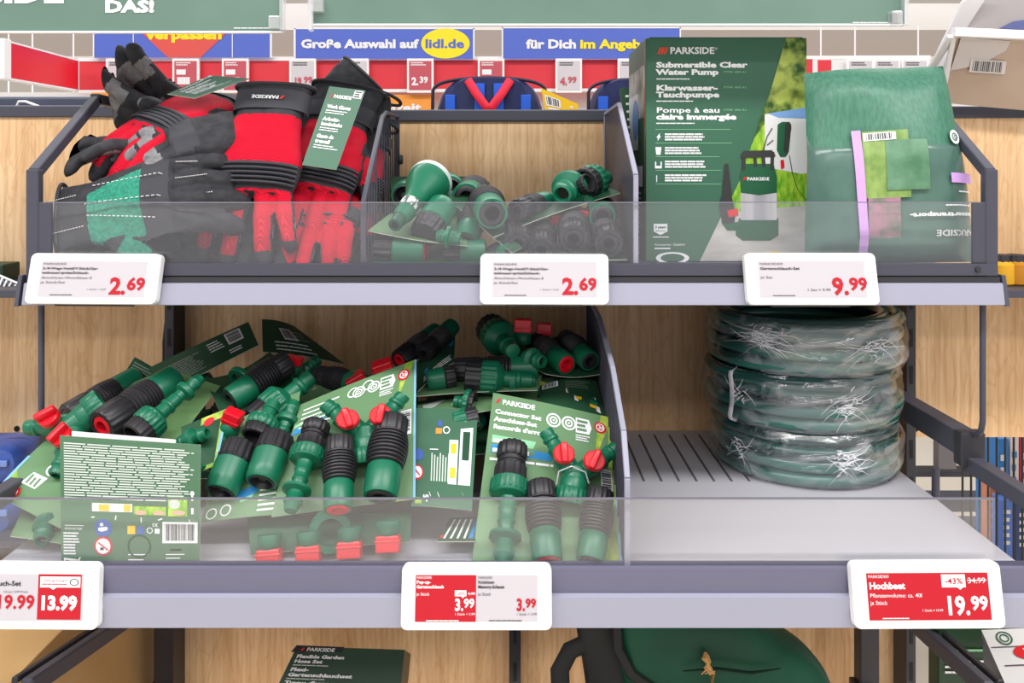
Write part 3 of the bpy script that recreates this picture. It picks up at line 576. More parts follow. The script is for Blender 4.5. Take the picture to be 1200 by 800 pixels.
# ---------------------------------------------------------------- hose fittings (built along +Z, metres, cached meshes)
def bellows(z0, z1, r0, r1, n):
    out = []
    for i in range(n):
        q = i / n; z = z0 + (z1 - z0) * q; dz = (z1 - z0) / n; r = r0 + (r1 - r0) * math.sin(math.pi * (q + .5 / n)) ** .8
        out += [(z, r * .89), (z + dz * .28, r), (z + dz * .62, r), (z + dz * .88, r * .89)]
    return out
def socket(mb, r, z, mt, core, deep=.014):
    """open end at z facing +Z : rim ring, dark bore"""
    mb.lathe([(z - deep, r * .55), (z + .0004, r * .62), (z + .0008, r * .9), (z, r)], mt, cap=(False, False)); mb.lathe([(z - deep, r * .0 + .0001), (z - deep + .0002, r * .6)], core, cap=(True, False))
FIT = {}
def fitdef(kind):
    """returns list of (part name, mesh); the first is the body, the rest its pieces; all span z 0..1 length in metres"""
    if kind in FIT: return FIT[kind]
    out = []
    def add(nm, mb): out.append((nm, mb.mesh(nm)))
    G = GREEN
    if kind.startswith('flex'):
        ins = RED if 'red' in kind else BLK
        if 'inv' in kind:   # all-black cap end shows a coloured insert
            add('hose_connector', MB().lathe([(0, .0145), (.002, .0162), (.026, .0168), (.030, .0155)], G, flute=0))
            add('sleeve', MB().lathe([(.027, .016)] + bellows(.028, .062, .0165, .0185, 9) + [(.062, .0165)], BLK))
            m = MB().lathe([(.062, .0165), (.064, .0178), (.088, .0172), (.090, .0160), (.090, .0115), (.078, .0110)], BLK, flute=16, fd=.05, cap=(True, False)); add('cap', m)
            m = MB().lathe([(.080, .0112), (.0895, .0105), (.0902, .0062), (.082, .0058)], ins, cap=(False, False)).lathe([(.080, .0001), (.0802, .0112)], HOLE, cap=(True, False))
            for k in range(6): m.lathe([(0, .0022), (.004, .002)], ins, Matrix.Rotation(k * math.pi / 3, 4, 'Z') @ Matrix.Translation((.0082, 0, .083)), 8)
            add('insert', m)
        else:
            add('hose_connector', MB().lathe([(.052, .0152), (.054, .0164), (.064, .0166), (.080, .0160), (.0825, .0152), (.0825, .0128), (.072, .0122)], G, cap=(True, False)))
            add('cap', MB().lathe([(0, .011), (.0006, .0152), (.002, .0160), (.017, .0164), (.019, .0156)], BLK, flute=16, fd=.06))
            add('sleeve', MB().lathe([(.018, .0150)] + bellows(.0185, .052, .0168, .0196, 9) + [(.0525, .0165)], BLK))
            m = MB().lathe([(.070, .0120), (.083, .0124), (.0838, .0112), (.0836, .0075), (.074, .0066)], ins, cap=(False, False)).lathe([(.0735, .0001), (.0738, .0118)], HOLE if ins is BLK else ins, cap=(True, False)); add('insert', m)
        FIT[kind] = (out, .085)
    elif kind == 'tap':
        add('tap_adapter', MB().lathe([(.044, .0150), (.046, .0182), (.060, .0184), (.063, .0168), (.066, .0090), (.075, .0080), (.078, .0090), (.080, .0078), (.090, .0076), (.092, .0088), (.094, .0076), (.103, .0074), (.106, .0150), (.110, .0152), (.113, .0088), (.122, .0086), (.124, .0098), (.128, .0098), (.130, .0080), (.137, .0074), (.140, .0060)], GREEN, flute=0))
        b = MB()
        for k in range(20): a = 2 * math.pi * k / 20; b.box((-.0011, .0176, .047), (.0011, .0192, .060), GREEN, 0, Matrix.Rotation(a, 4, 'Z'))
        add('collar_ribs', b)
        add('cap_nut', MB().lathe([(0, .0120), (.0006, .0142), (.002, .0150), (.016, .0154), (.018, .0140)], BLK, flute=15, fd=.07))
        add('o_ring', MB().lathe([(.018, .0125), (.021, .0125), (.022, .0142), (.024, .0142), (.025, .0130), (.028, .0130)], BLK))
        add('reducer', MB().lathe([(.027, .0140), (.029, .0160), (.042, .0162), (.044, .0172), (.047, .0174)], BLK, flute=15, fd=.06))
        FIT[kind] = (out, .140)
    elif kind == 'valve':
        b = MB().lathe([(.018, .0165), (.030, .0165), (.036, .0140)], GREEN).lathe([(.030, .0155), (.046, .0150), (.052, .008)], GREEN)
        for sx in (-1, 1):
            M = Matrix.Translation((0, 0, .036)) @ Matrix.Rotation(sx * math.radians(42), 4, 'Y')
            b.lathe([(0, .0115), (.026, .0126), (.041, .0122), (.044, .0094), (.050, .0086), (.052, .0102), (.055, .0102), (.057, .0086), (.062, .0094), (.066, .0086), (.0665, .0056), (.060, .0054)], GREEN, M, cap=(True, False)).lathe([(.0605, .0001), (.0606, .0056)], HOLE, M, cap=(True, False))
            b.lathe([(.004, .0118), (.013, .0112)], GREEN, M @ Matrix.Translation((0, 0, .027)) @ Matrix.Rotation(math.pi / 2, 4, 'X'), 24)
        add('two_way_valve', b)
        b = MB().lathe([(0, .0192), (.0012, .0200), (.018, .0198), (.020, .0180)], GREEN, flute=18, fd=.05, cap=(False, True)); b.lathe([(0, .0192), (-.0002, .0150), (.012, .0145)], GREEN, cap=(False, False)).lathe([(.012, .0001), (.0122, .0150)], HOLE, cap=(True, False)); add('union_nut', b)
        for sx in (-1, 1):
            M = Matrix.Translation((0, 0, .036)) @ Matrix.Rotation(sx * math.radians(42), 4, 'Y') @ Matrix.Translation((0, 0, .027)) @ Matrix.Rotation(math.pi / 2, 4, 'X')
            b = MB().lathe([(.0128, .0118), (.014, .0128), (.020, .0126), (.0215, .0112)], RED, M, 28)
            b.box((-.0040, -.0126, .021), (.0040, .0126, .0300), RED, .0022, M @ Matrix.Rotation(.5 * sx, 4, 'Z'), 3); add('red_knob', b)
        FIT[kind] = (out, .090)
    elif kind.startswith('quick'):
        ins = RED if 'red' in kind else BLK
        add('quick_connector', MB().lathe([(.020, .0150), (.022, .0172), (.040, .0170), (.052, .0162), (.054, .0150), (.054, .0130), (.044, .0120)], GREEN, cap=(True, False)))
        add('collar_nut', MB().lathe([(0, .012), (.0006, .0158), (.002, .0166), (.016, .0172), (.018, .0178), (.021, .0160)], BLK, flute=15, fd=.07))
        m = MB().lathe([(.042, .0122), (.0545, .0128), (.0552, .0110), (.046, .0085)], ins, cap=(False, False)).lathe([(.044, .0001), (.0442, .0122)], HOLE, cap=(True, False)).lathe([(.044, .004), (.051, .0035)], BLK)
        add('insert', m); FIT[kind] = (out, .055)
    elif kind == 'nipple':
        add('double_nipple', MB().lathe([(0, .0062), (.001, .0078), (.008, .0084), (.010, .0098), (.013, .0098), (.015, .0084), (.022, .0088), (.025, .0145), (.029, .0150), (.033, .0145), (.036, .0090), (.044, .0086), (.046, .0100), (.049, .0100), (.051, .0084), (.059, .0078), (.060, .0060), (.052, .0045)], GREEN, cap=(True, False)).lathe([(.052, .0001), (.0522, .0046)], HOLE, cap=(True, False)))
        FIT[kind] = (out, .060)
    elif kind == 'adapter':
        b = MB().lathe([(.020, .0160), (.036, .0190), (.040, .0150), (.044, .0092), (.056, .0084), (.058, .0100), (.061, .0100), (.063, .0082), (.075, .0078), (.076, .0058)], GREEN)
        add('tap_adapter', b)
        b = MB().lathe([(.018, .0186), (.020, .0196), (.034, .0196), (.037, .0182)], GREEN, flute=18, fd=.06); add('collar_nut', b)
        b = MB().lathe([(0, .0170), (.001, .0182), (.017, .0182), (.019, .0172)], BLK, flute=16, fd=.05, cap=(False, True)); b.lathe([(0, .0170), (-.0003, .0145), (.012, .0138)], BLK, cap=(False, False)).lathe([(.012, .0001), (.0122, .0140)], HOLE, cap=(True, False)); add('reducer', b)
        FIT[kind] = (out, .077)
    elif kind == 'nozzle':
        b = MB().lathe([(.0, .0085), (.012, .0085), (.013, .0125), (.018, .0130), (.022, .0150), (.052, .0170), (.070, .0215), (.092, .0330), (.104, .0362), (.112, .0362)], GREEN)
        add('spray_nozzle', b)
        add('nozzle_rim', MB().lathe([(.110, .0364), (.112, .0372), (.118, .0366), (.119, .0330)], mat('rim_pale', (196, 206, 200), .4)))
        add('label_band', MB().lathe([(.032, .0164), (.048, .0174)], mat('label_grey', (196, 206, 200), .5, rgb2=(60, 74, 66), scale=(200, 200, 40), contrast=(.48, .52)), cap=(False, False)))
        add('hose_socket', MB().lathe([(-.004, .0062), (-.004, .0105), (.006, .0110), (.013, .0110)], GREEND, cap=(False, True)).lathe([(-.003, .0001), (-.0028, .0064)], HOLE, cap=(True, False)))
        FIT[kind] = (out, .119)
    elif kind == 'stop':   # green ring with square red tap key
        add('stop_cap', MB().lathe([(0, .0130), (.004, .0140), (.014, .0130), (.020, .0090)], GREEN))
        add('red_key', MB().box((-.0130, -.0100, .018), (.0130, .0100, .040), RED, .002).box((-.0140, -.0108, .024), (.0140, .0108, .0265), RED, .0006)); FIT[kind] = (out, .040)
    elif kind == 'ring':
        add('ring_seal', MB().lathe([(0, .0125), (0, .0190), (.003, .0200), (.012, .0200), (.014, .0190), (.014, .0125), (0, .0125)], GREEN, cap=(False, False))); FIT[kind] = (out, .014)
    return FIT[kind]
def fit(t, kind, a, b, sc=1.0, roll=0.0, facing=(0, -1, .3), nm=None):
    """place a fitting as part of t (its pieces as sub-parts): tail at a, head at b"""
    defs, L = fitdef(kind); a = Vector(a); b = Vector(b); z = (b - a); k = z.length / L * 1.0; z.normalize()
    f = Vector(facing); y = -(f - z * f.dot(z)).normalized(); x = y.cross(z)
    M = Matrix((x, y, z)).transposed().to_4x4() @ Matrix.Rotation(roll, 4, 'Z')
    M = M @ Matrix.Diagonal((min(max(k, .8), 1.1) * sc, min(max(k, .8), 1.1) * sc, k, 1)); M.translation = a
    root = None
    for n, me in defs:
        o = bpy.data.objects.new(nm if (nm and root is None) else n, me); COL.objects.link(o)
        if root is None:
            o.parent = t; o.matrix_local = Matrix.Translation(-Vector(t.location)) @ M if t else M; root = o
        else: o.parent = root
    return root
def tie(t, pts):
    MB().tube(pts, .0008, TIE, 5).build('cable_tie', t)
# ---------------------------------------------------------------- printed cards
def front_print(s, strip=True, logo=True, icons=True, lower=True):
    W, H = s.W, s.H
    if logo:
        s.poly([(W * .03, H * .065), (W * .05, H * .065), (W * .07, H * .035), (W * .05, H * .035)], REDP); s.text('PARKSIDE', W * .085, H * .068, H * .032, WHITE, W * .27, bold=.04)
        for i, (st, w) in enumerate((('Connector Set', .47), ('Anschluss-Set', .43), ('Raccords d\'arrosage', .6))): s.text(st, W * .035, H * (.135 + .05 * i), H * .028, WHITE, W * w * .8, bold=.05)
        s.poly([(W * .035, H * .275), (W * .38, H * .285), (W * .36, H * .335), (W * .035, H * .325)], MINT); s.poly([(W * .035, H * .335), (W * .52, H * .35), (W * .50, H * .40), (W * .035, H * .385)], CYAN)
        s.bars(W * .05, H * .30, W * .25, 1, H * .03, WHITE, .8, off=.0009)
        s.bars(W * .05, H * .36, W * .4, 1, H * .03, WHITE, .8, seed=2, off=.0009); s.bars(W * .035, H * .42, W * .6, 1, H * .02, WHITE, .8, seed=5)
    if icons:
        for i in range(2):
            x = W * (.51 + .125 * i); s.ring(x, H * .115, H * .05, H * .012, WHITE); s.disc(x, H * .115, H * .028, H * .028, WHITE); s.ring(x, H * .115, H * .016, H * .008, CARD, .0009)
        s.poly([(W * .69, H * .06), (W * .80, H * .06), (W * .82, H * .12), (W * .80, H * .17), (W * .69, H * .17)], WHITE); s.bars(W * .70, H * .075, W * .09, 3, H * .03, CARD, .6, off=.0009); s.bars(W * .69, H * .185, W * .12, 3, H * .016, WHITE)
    if strip:
        s.poly([(W * .90, 0), (W * .982, 0), (W * .982, H), (W * .70, H), (W * .84, H * .3), (W * .86, H * .16)], GRASS, .0003); s.rect(W * .982, 0, W, H, SKYB, .0004)
        s.disc(W * .89, H * .10, W * .05, W * .05, REDP, .0008); s.ring(W * .89, H * .10, W * .035, W * .008, WHITE, .001); s.text('36', W * .872, H * .115, H * .03, WHITE, off=.0011, bold=.03)
        s.barcode(W * .88, H * .40, W * .965, H * .58, WHITE, BLACK, 12, vert=True, off=.0008)
def back_print(s, seed=1, blocks=True):
    W, H = s.W, s.H; DW = mat('grey_white_print', (206, 216, 206), .5)
    s.bars(W * .03, H * .05, W * .93, 22, H * .020, DW, .52, seed=seed, ragged=.10)
    s.poly([(W * .23, H * .51), (W * .52, H * .51), (W * .52, H * .575), (W * .23, H * .575)], WHITE); s.rect(W * .28, H * .52, W * .355, H * .567, YEL, .0009); s.rect(W * .46, H * .515, W * .51, H * .567, YEL, .0009)
    s.rect(W * .53, H * .525, W * .76, H * .595, LAWN, .0006); s.disc(W * .58, H * .575, W * .04, H * .018, mat('printed_hand', (222, 168, 150), .5), .0009); s.disc(W * .71, H * .575, W * .04, H * .018, mat('printed_hand', (222, 168, 150), .5), .0009)
    s.rect(W * .775, H * .44, W * .91, H * .60, LAWN, .0006); s.disc(W * .82, H * .50, W * .04, H * .04, DW, .0009); s.disc(W * .85, H * .57, W * .05, H * .018, mat('printed_hand', (222, 168, 150), .5), .0009)
    s.disc(W * .945, H * .41, W * .015, H * .02, WHITE); s.rect(W * .938, H * .42, W * .952, H * .47, WHITE); s.rect(W * .938, H * .53, W * .955, H * .58, WHITE)
def slit_marks(s, pts):
    for x, y, dx, dy in pts:
        s.poly([(x, y), (x + dx, y + dy), (x + dx + 1.2, y + dy + 1.0), (x + 1.2, y + 1.0)], WHITE)
def card_set(label, cor, W=100, H=100, front=CARD, back=CARDB, bl=None, pr=None, t_=.0008):
    """cor: TL,TR,BR,BL world points"""
    c = [Vector(v) for v in cor]
    t = thing('carded_fitting_set', label, 'hose fittings', (sum((v for v in c), Vector()) / 4), 'hose fitting sets on green cards')
    s = Sheet(*c, W, H, bl); s.base(front, back, t_, CARDE)
    if pr: pr(s)
    s.mb.build('card', t)
    return t, s
def on(s, x, y, h=.016): return s.pt(x, y, h)
F_ = lambda s: s.n
# 1 : right front card, complete in view
t, s = card_set('green card of hose fittings with two red knobs, front right of the pile',
    [P(578, 460, .925), P(718, 490, .915), P(729, 661, .79), P(553, 657, .79)], 160, 190, bl=bulge(.002), pr=lambda s: front_print(s))
fit(t, 'tap', P(601, 521, .868), P(589, 664, .778), 1.16, facing=s.n)
fit(t, 'flex_red', P(633, 566, .835), P(642, 661, .778), .98, facing=s.n); fit(t, 'flex_black', P(704, 575, .825), P(691, 660, .778), 1.02, facing=s.n)
fit(t, 'valve', P(668, 592, .826), P(682, 510, .862), 1.05, facing=s.n)
tie(t, [P(652, 567, .83), P(655, 552, .83), P(670, 546, .828), P(686, 553, .83), P(690, 566, .83)])
# 2 : centre front card
t, s = card_set('green card of hose fittings with red knobs and leaf strip, middle of the pile',
    [P(352, 474, .90), P(488, 421, .945), P(487, 585, .822), P(318, 606, .812)], 165, 175, bl=bulge(.002, .006), pr=lambda s: (front_print(s, logo=False), s.bars(8, 15, 55, 5, 8, WHITE, .3, word=False), s.poly([(2, 48), (42, 42), (38, 52), (1, 58)], CYAN), s.poly([(2, 40), (34, 35), (32, 40), (1, 46)], MINT), s.ring(76, 18, 8, 2, WHITE), s.ring(96, 14, 8, 2, WHITE)))
fit(t, 'valve', P(431, 545, .838), P(427, 464, .872), 1.12, roll=.0, facing=s.n)
fit(t, 'flex_red', P(399, 514, .838), P(396, 600, .788), 1.0, facing=(0, -1, .2)); fit(t, 'flex_black', P(460, 490, .856), P(445, 585, .795), 1.04, facing=s.n)
fit(t, 'tap', P(372, 496, .862), P(340, 599, .79), 1.15, facing=s.n)
# 3 : centre left card
t, s = card_set('green card with two black-collared green connectors, left of the middle card',
    [P(262, 500, .885), P(352, 458, .93), P(334, 602, .815), P(236, 612, .812)], 120, 150, bl=bulge(.002), pr=lambda s: (s.poly([(40, 118), (80, 108), (72, 122), (42, 127)], CYAN), s.bars(78, 112, 36, 6, 6, WHITE, .4, word=False), s.ring(12, 140, 8, 2, WHITE), s.ring(32, 138, 8, 2, WHITE), s.poly([(52, 126), (70, 122), (66, 128), (50, 131)], MINT)))
fit(t, 'quick_black', P(283, 520, .858), P(258, 578, .82), 1.05, facing=s.n); fit(t, 'quick_black', P(326, 510, .862), P(306, 566, .824), 1.08, facing=s.n)
fit(t, 'adapter', P(300, 513, .862), P(322, 470, .895), 1.1, facing=s.n); fit(t, 'nipple', P(328, 512, .87), P(346, 470, .90), .9, facing=s.n)
fit(t, 'nipple', P(242, 550, .85), P(263, 508, .875), .9, facing=s.n)
# 4 : card seen from its back, standing at the front left
DW = WHITE
def pr4(s):
    back_print(s, 5); W, H = s.W, s.H
    slit_marks(s, [(W * .22, H * .62, 4, -1), (W * .40, H * .60, -1, 5), (W * .58, H * .61, 0, 6), (W * .70, H * .63, 5, -2), (W * .92, H * .62, 2, 5), (W * .12, H * .95, 3, -4)])
    s.bars(W * .02, H * .74, W * .12, 8, H * .022, DW, .5, seed=8); s.rect(W * .03, H * .685, W * .17, H * .69, DW); s.text('IMPORTER', W * .03, H * .72, 2.6, DW, W * .13)
    s.disc(W * .31, H * .70, W * .062, W * .062, mat('sign_blue', (64, 96, 176), .5)); s.disc(W * .30, H * .675, 2.2, 2.2, WHITE, .0009); s.poly([(W * .275, H * .70), (W * .305, H * .695), (W * .34, H * .69), (W * .345, H * .715), (W * .30, H * .73), (W * .275, H * .72)], WHITE, .0009)
    s.disc(W * .31, H * .84, W * .066, W * .066, REDP); s.disc(W * .31, H * .84, W * .053, W * .053, WHITE, .0009); s.poly([(W * .27, H * .815), (W * .28, H * .81), (W * .35, H * .865), (W * .345, H * .875)], REDP, .0012); s.rect(W * .29, H * .85, W * .315, H * .87, BLACK, .0011)
    s.rect(W * .485, H * .68, W * .54, H * .745, YEL); s.rect(W * .555, H * .685, W * .605, H * .745, mat('sign_blue', (64, 96, 176), .5)); s.ring(W * .645, H * .715, 3.6, 1, WHITE); s.rect(W * .68, H * .70, W * .715, H * .74, WHITE); s.text('1X', W * .66, H * .685, 4, WHITE, bold=.04)
    s.barcode(W * .735, H * .645, W * .985, H * .815, WHITE, BLACK, 22)
    s.poly([(W * .02, H * .93), (W * .10, H * .94), (W * .20, H * .965), (W * .36, H * .955), (W * .37, H), (W * .02, H)], WHITE); s.poly([(W * .035, H * .945), (W * .10, H * .955), (W * .20, H * .98), (W * .35, H * .97), (W * .355, H), (W * .035, H)], CARDB, .0009)
    for x, r in ((.57, .085),): s.ring(W * x, H * .84, W * r, 2.2, CARDB); s.bars(W * (x - .08), H * .90, W * .16, 2, H * .04, DW, .2, word=False)
    s.rect(W * .79, H * .86, W * .87, H * .875, BLACK); s.bars(W * .76, H * .90, W * .15, 2, H * .03, DW, .25, word=False)
t, s = card_set('green card showing its text-covered back and barcode, front left',
    [P(70, 510, .80), P(235, 521, .80), P(234, 663, .778), P(72, 664, .778)], 165, 150, front=mat('card_back_light', (78, 116, 86), .45), bl=bulge(.0015), pr=pr4)
Sheet(P(84, 505, .808), P(206, 515, .808), P(206, 560, .803), P(84, 560, .803)).base(WHITE, WHITE).mb.build('white_flap', t)
fit(t, 'flex_black', P(96, 560, .826), P(100, 640, .80), .9); fit(t, 'tap', P(140, 540, .828), P(150, 640, .803), .9)
fit(t, 'valve', P(197, 610, .81), P(197, 545, .826), .9, roll=math.pi)
# 5 : far left card with leaf corner
t, s = card_set('green card with red knobs and leaf corner at the left end of the pile',
    [P(-8, 578, .85), P(62, 508, .90), P(150, 545, .855), P(84, 626, .80)], 100, 120, bl=bulge(.002), pr=lambda s: (s.poly([(0, 0), (40, 0), (16, 30), (0, 26)], GRASS), s.rect(0, -0.5, 60, 3, SKYB), s.disc(12, 22, 9, 8, REDP, .0008), s.ring(12, 22, 5, 1.5, WHITE, .001), s.poly([(26, 20), (44, 24), (44, 46), (26, 42)], WHITE), s.bars(28, 25, 14, 3, 6, CARD, .5, off=.0009), s.ring(56, 44, 9, 2.4, WHITE), s.disc(56, 44, 5, 5, WHITE), s.ring(78, 56, 9, 2.4, WHITE), s.disc(78, 56, 5, 5, WHITE)))
fit(t, 'valve', P(122, 472, .90), P(44, 532, .868), 1.1, roll=.25, facing=(.1, -.8, .7))
# 6 : left plain green card
t, s = card_set('plain green card of hose fittings with black bellows, upper left of the pile',
    [P(92, 478, .93), P(196, 432, .99), P(258, 452, .965), P(204, 524, .885)], 130, 120, front=mat('card_plain_green', (110, 150, 96), .45), bl=bulge(.002))
fit(t, 'flex_inv_red', P(204, 445, .955), P(124, 497, .875), 1.0, facing=s.n); fit(t, 'flex_inv', P(160, 444, .985), P(84, 487, .915), .95, facing=s.n)
fit(t, 'adapter', P(157, 512, .862), P(208, 466, .905), 1.12, facing=s.n); fit(t, 'nipple', P(199, 474, .905), P(236, 442, .935), .95, facing=s.n)
# 7 : small grassy card between
t, s = card_set('small dark card corner with leaf strip and red knob, behind the front left card',
    [P(212, 500, .872), P(268, 478, .892), P(254, 545, .838), P(216, 560, .83)], 60, 80, front=CARDB, pr=lambda s: (s.poly([(26, 0), (56, 0), (56, 80), (14, 80)], GRASS), s.rect(56, 0, 60, 80, SKYB), s.disc(36, 10, 7, 6, REDP, .0008)))
fit(t, 'nipple', P(208, 520, .86), P(243, 507, .852), .9, facing=s.n); fit(t, 'stop', P(268, 506, .878), P(275, 482, .872), .9)
# 8 : long dark back at the top left
t, s = card_set('long dark card back with barcode, leaning at the top left of the pile',
    [P(172, 432, 1.09), P(291, 377, 1.12), P(303, 404, 1.07), P(196, 460, 1.02)], 140, 45, front=CARDB, bl=bulge(.001), pr=lambda s: (s.bars(8, 12, 62, 9, 3.2, mat('grey_print', (120, 136, 124), .5), .55, seed=4), s.bars(78, 8, 22, 4, 4.4, WHITE, .4, seed=2), s.barcode(104, 4, 126, 24, WHITE, BLACK, 10, vert=True), s.bars(100, 32, 24, 2, 4, WHITE, .5, seed=6)))
fit(t, 'flex_black', P(190, 470, 1.05), P(250, 445, 1.06), .9)
t, s = card_set('small dark card corner poking up at the far left top of the pile', [P(158, 418, 1.10), P(190, 436, 1.09), P(176, 470, 1.04), P(136, 452, 1.05)], 50, 45, front=CARDB, pr=lambda s: s.bars(4, 6, 40, 8, 4, mat('grey_print', (120, 136, 124), .5), .5, seed=14))
fit(t, 'flex_black', P(168, 440, 1.075), P(140, 470, 1.05), .8)
# 9 : top centre dark card
t, s = card_set('dark card back seen on edge at the top middle of the pile',
    [P(307, 374, 1.13), P(345, 382, 1.13), P(405, 427, 1.06), P(308, 412, 1.06)], 110, 48, front=CARDB, bl=bulge(.003), pr=lambda s: (s.barcode(40, 12, 66, 28, WHITE, BLACK, 12), s.bars(20, 32, 60, 3, 5, WHITE, .35, seed=3), s.bars(66, 14, 26, 3, 5, mat('grey_print', (120, 136, 124), .5), .5)))
fit(t, 'nipple', P(345, 445, 1.03), P(374, 420, 1.045), 1); fit(t, 'stop', P(342, 435, 1.0), P(346, 417, 1.0), .9, facing=(0, -1, 0)); fit(t, 'stop', P(318, 438, 1.0), P(322, 422, 1.0), .9)
# 10 : curled card in the dark hollow
t, s = card_set('curled card with connectors in the dark hollow of the pile',
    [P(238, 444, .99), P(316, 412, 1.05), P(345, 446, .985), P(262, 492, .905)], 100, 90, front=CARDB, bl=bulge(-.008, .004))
fit(t, 'flex_black', P(338, 424, .985), P(268, 470, .935), 1.0); fit(t, 'adapter', P(300, 497, .91), P(366, 440, .95), 1.1); fit(t, 'ring', P(280, 446, .98), P(284, 442, .985), 1.0)
t, s = card_set('blank green card lying behind the middle card of the pile', [P(352, 446, 1.02), P(420, 432, 1.05), P(428, 470, .98), P(345, 482, .95)], 80, 60, bl=bulge(.002), pr=lambda s: slit_marks(s, [(22, 22, -4, 4), (30, 20, 3, 5)]))
fit(t, 'stop', P(424, 456, .99), P(414, 440, .985), 1.1); fit(t, 'stop', P(452, 440, .99), P(446, 424, .985), 1.1); fit(t, 'flex_black', P(372, 440, 1.02), P(430, 452, .985), .9)
# 11 : left of top right : dark flex connectors pointing at us
t, s = card_set('dark card with black flexible connectors and blue print, top centre right of the pile',
    [P(488, 426, 1.03), P(534, 378, 1.10), P(532, 424, 1.01), P(490, 458, .95)], 60, 70, front=CARDB, bl=bulge(.002), pr=lambda s: (s.poly([(12, 40), (58, 30), (58, 38), (12, 49)], CYAN), s.bars(10, 54, 48, 3, 4, WHITE, .5, seed=3)))
fit(t, 'flex_inv_red', P(512, 388, 1.08), P(470, 420, 1.02), .85); fit(t, 'flex_inv', P(530, 382, 1.08), P(498, 412, 1.02), .85)
# 12 : top right tilted card with fittings lying on it
t, s = card_set('tilted card with red-ended connectors on the top right of the pile',
    [P(560, 398, 1.06), P(668, 392, 1.08), P(704, 438, .99), P(640, 438, .98)], 120, 70, front=CARDB, bl=bulge(-.004))
fit(t, 'flex_red', P(626, 400, 1.05), P(665, 428, .985), .92); fit(t, 'flex_black', P(662, 396, 1.05), P(692, 424, .985), .92); fit(t, 'nipple', P(612, 418, 1.0), P(636, 424, .965), 1.1); fit(t, 'adapter', P(575, 385, 1.06), P(602, 412, .98), 1.0)
fit(t, 'stop', P(612, 402, 1.03), P(613, 373, 1.03), 1.0); fit(t, 'stop', P(636, 404, 1.05), P(638, 378, 1.05), .9)
# 13 : row of fittings lying flat under it
t, s = card_set('flat card with a row of fittings below the tilted top right card',
    [P(492, 440, 1.00), P(636, 436, 1.00), P(630, 457, .945), P(488, 464, .945)], 140, 60, bl=bulge(.0015))
fit(t, 'flex_inv', P(630, 431, .985), P(538, 434, .985), .8, facing=(0, -1, .1)); fit(t, 'adapter', P(546, 440, .96), P(626, 446, .955), .95, facing=(0, -1, .1)); fit(t, 'quick_black', P(534, 440, .965), P(500, 446, .96), .9, facing=(0, -1, .1)); fit(t, 'nipple', P(576, 448, .962), P(628, 446, .958), 1.0)
# 14 : printed light green card lying below that
t, s = card_set('green card with white slit marks under the flat row of fittings',
    [P(489, 474, .955), P(578, 462, .965), P(576, 480, .92), P(489, 498, .905)], 90, 40, bl=bulge(.001), pr=lambda s: (slit_marks(s, [(40, 12, 8, -3), (30, 26, 6, -2), (16, 30, 5, -2), (10, 18, 4, 3)]), s.poly([(6, 4), (32, -1 + 1, ), (20, 12), (8, 14)], mat('pale_print', (200, 210, 204), .5))))
fit(t, 'adapter', P(556, 474, .935), P(532, 470, .94), 1.0); fit(t, 'adapter', P(560, 490, .912), P(500, 505, .90), .9)
# 15 : rotated back-text card
def pr15(s):
    s.bars(20, 44, 10, 1, 2, WHITE)
    for i in range(7): s.rect(22 + i * 3.2, 48 + (i % 3) * 2, 23.4 + i * 3.2, 76, mat('grey_white_print', (206, 216, 206), .5))
    s.poly([(42, 34), (52, 34), (52, 78), (42, 78)], WHITE); s.rect(44, 38, 50, 48, YEL, .0009); s.rect(44, 62, 50, 72, YEL, .0009); s.poly([(54, 22), (68, 20), (68, 78), (54, 78)], WHITE); s.rect(57, 25, 65, 54, CARDB, .0009)
    s.disc(7, 50, 6, 6, mat('sign_blue', (64, 96, 176), .5)); s.disc(6, 68, 7.4, 7.4, REDP); s.disc(6, 68, 5.8, 5.8, WHITE, .0009); s.poly([(2, 65), (3, 64), (10, 71), (9, 72)], REDP, .0011); s.rect(26, 22, 33, 28, ORG); s.rect(28, 14, 33, 20, mat('sign_blue', (64, 96, 176), .5)); s.ring(38, 24, 4, 1.2, WHITE)
    slit_marks(s, [(20, 86, 2, 4), (30, 86, 2, 4), (58, 84, 3, 3)]); s.text('-5', 20, 96, 6, WHITE, bold=.04, rot=-90); s.rect(4, 92, 12, 98, GRASS)
t, s = card_set('green card back with sideways text and yellow labels, between the two front cards',
    [P(484, 478, .905), P(560, 480, .91), P(553, 598, .815), P(482, 592, .82)], 72, 100, front=mat('card_mid_green', (60, 104, 78), .45), bl=bulge(.001), pr=pr15)
fit(t, 'valve', P(515, 560, .875), P(515, 505, .90), .9, roll=math.pi)
# 16 : far right dark card with label
t, s = card_set('dark curved card back with white label beside the divider',
    [P(634, 452, .985), P(699, 446, 1.0), P(712, 494, .925), P(630, 478, .925)], 80, 60, front=CARDB, bl=bulge(.006), pr=lambda s: (s.barcode(2, 2, 24, 14, WHITE, BLACK, 12), s.poly([(34, 20), (72, 30), (72, 40), (34, 28)], WHITE), s.poly([(36, 22), (70, 31), (70, 37), (36, 27)], CARDB, .0009), s.poly([(44, 33), (74, 43), (74, 52), (44, 41)], WHITE), s.rect(46, 35, 53, 40, YEL, .0009), s.rect(62, 43, 70, 48, YEL, .0009), s.bars(34, 6, 36, 4, 3.6, mat('grey_print', (120, 136, 124), .5), .4)))
fit(t, 'flex_black', P(640, 474, .96), P(700, 480, .955), .85)
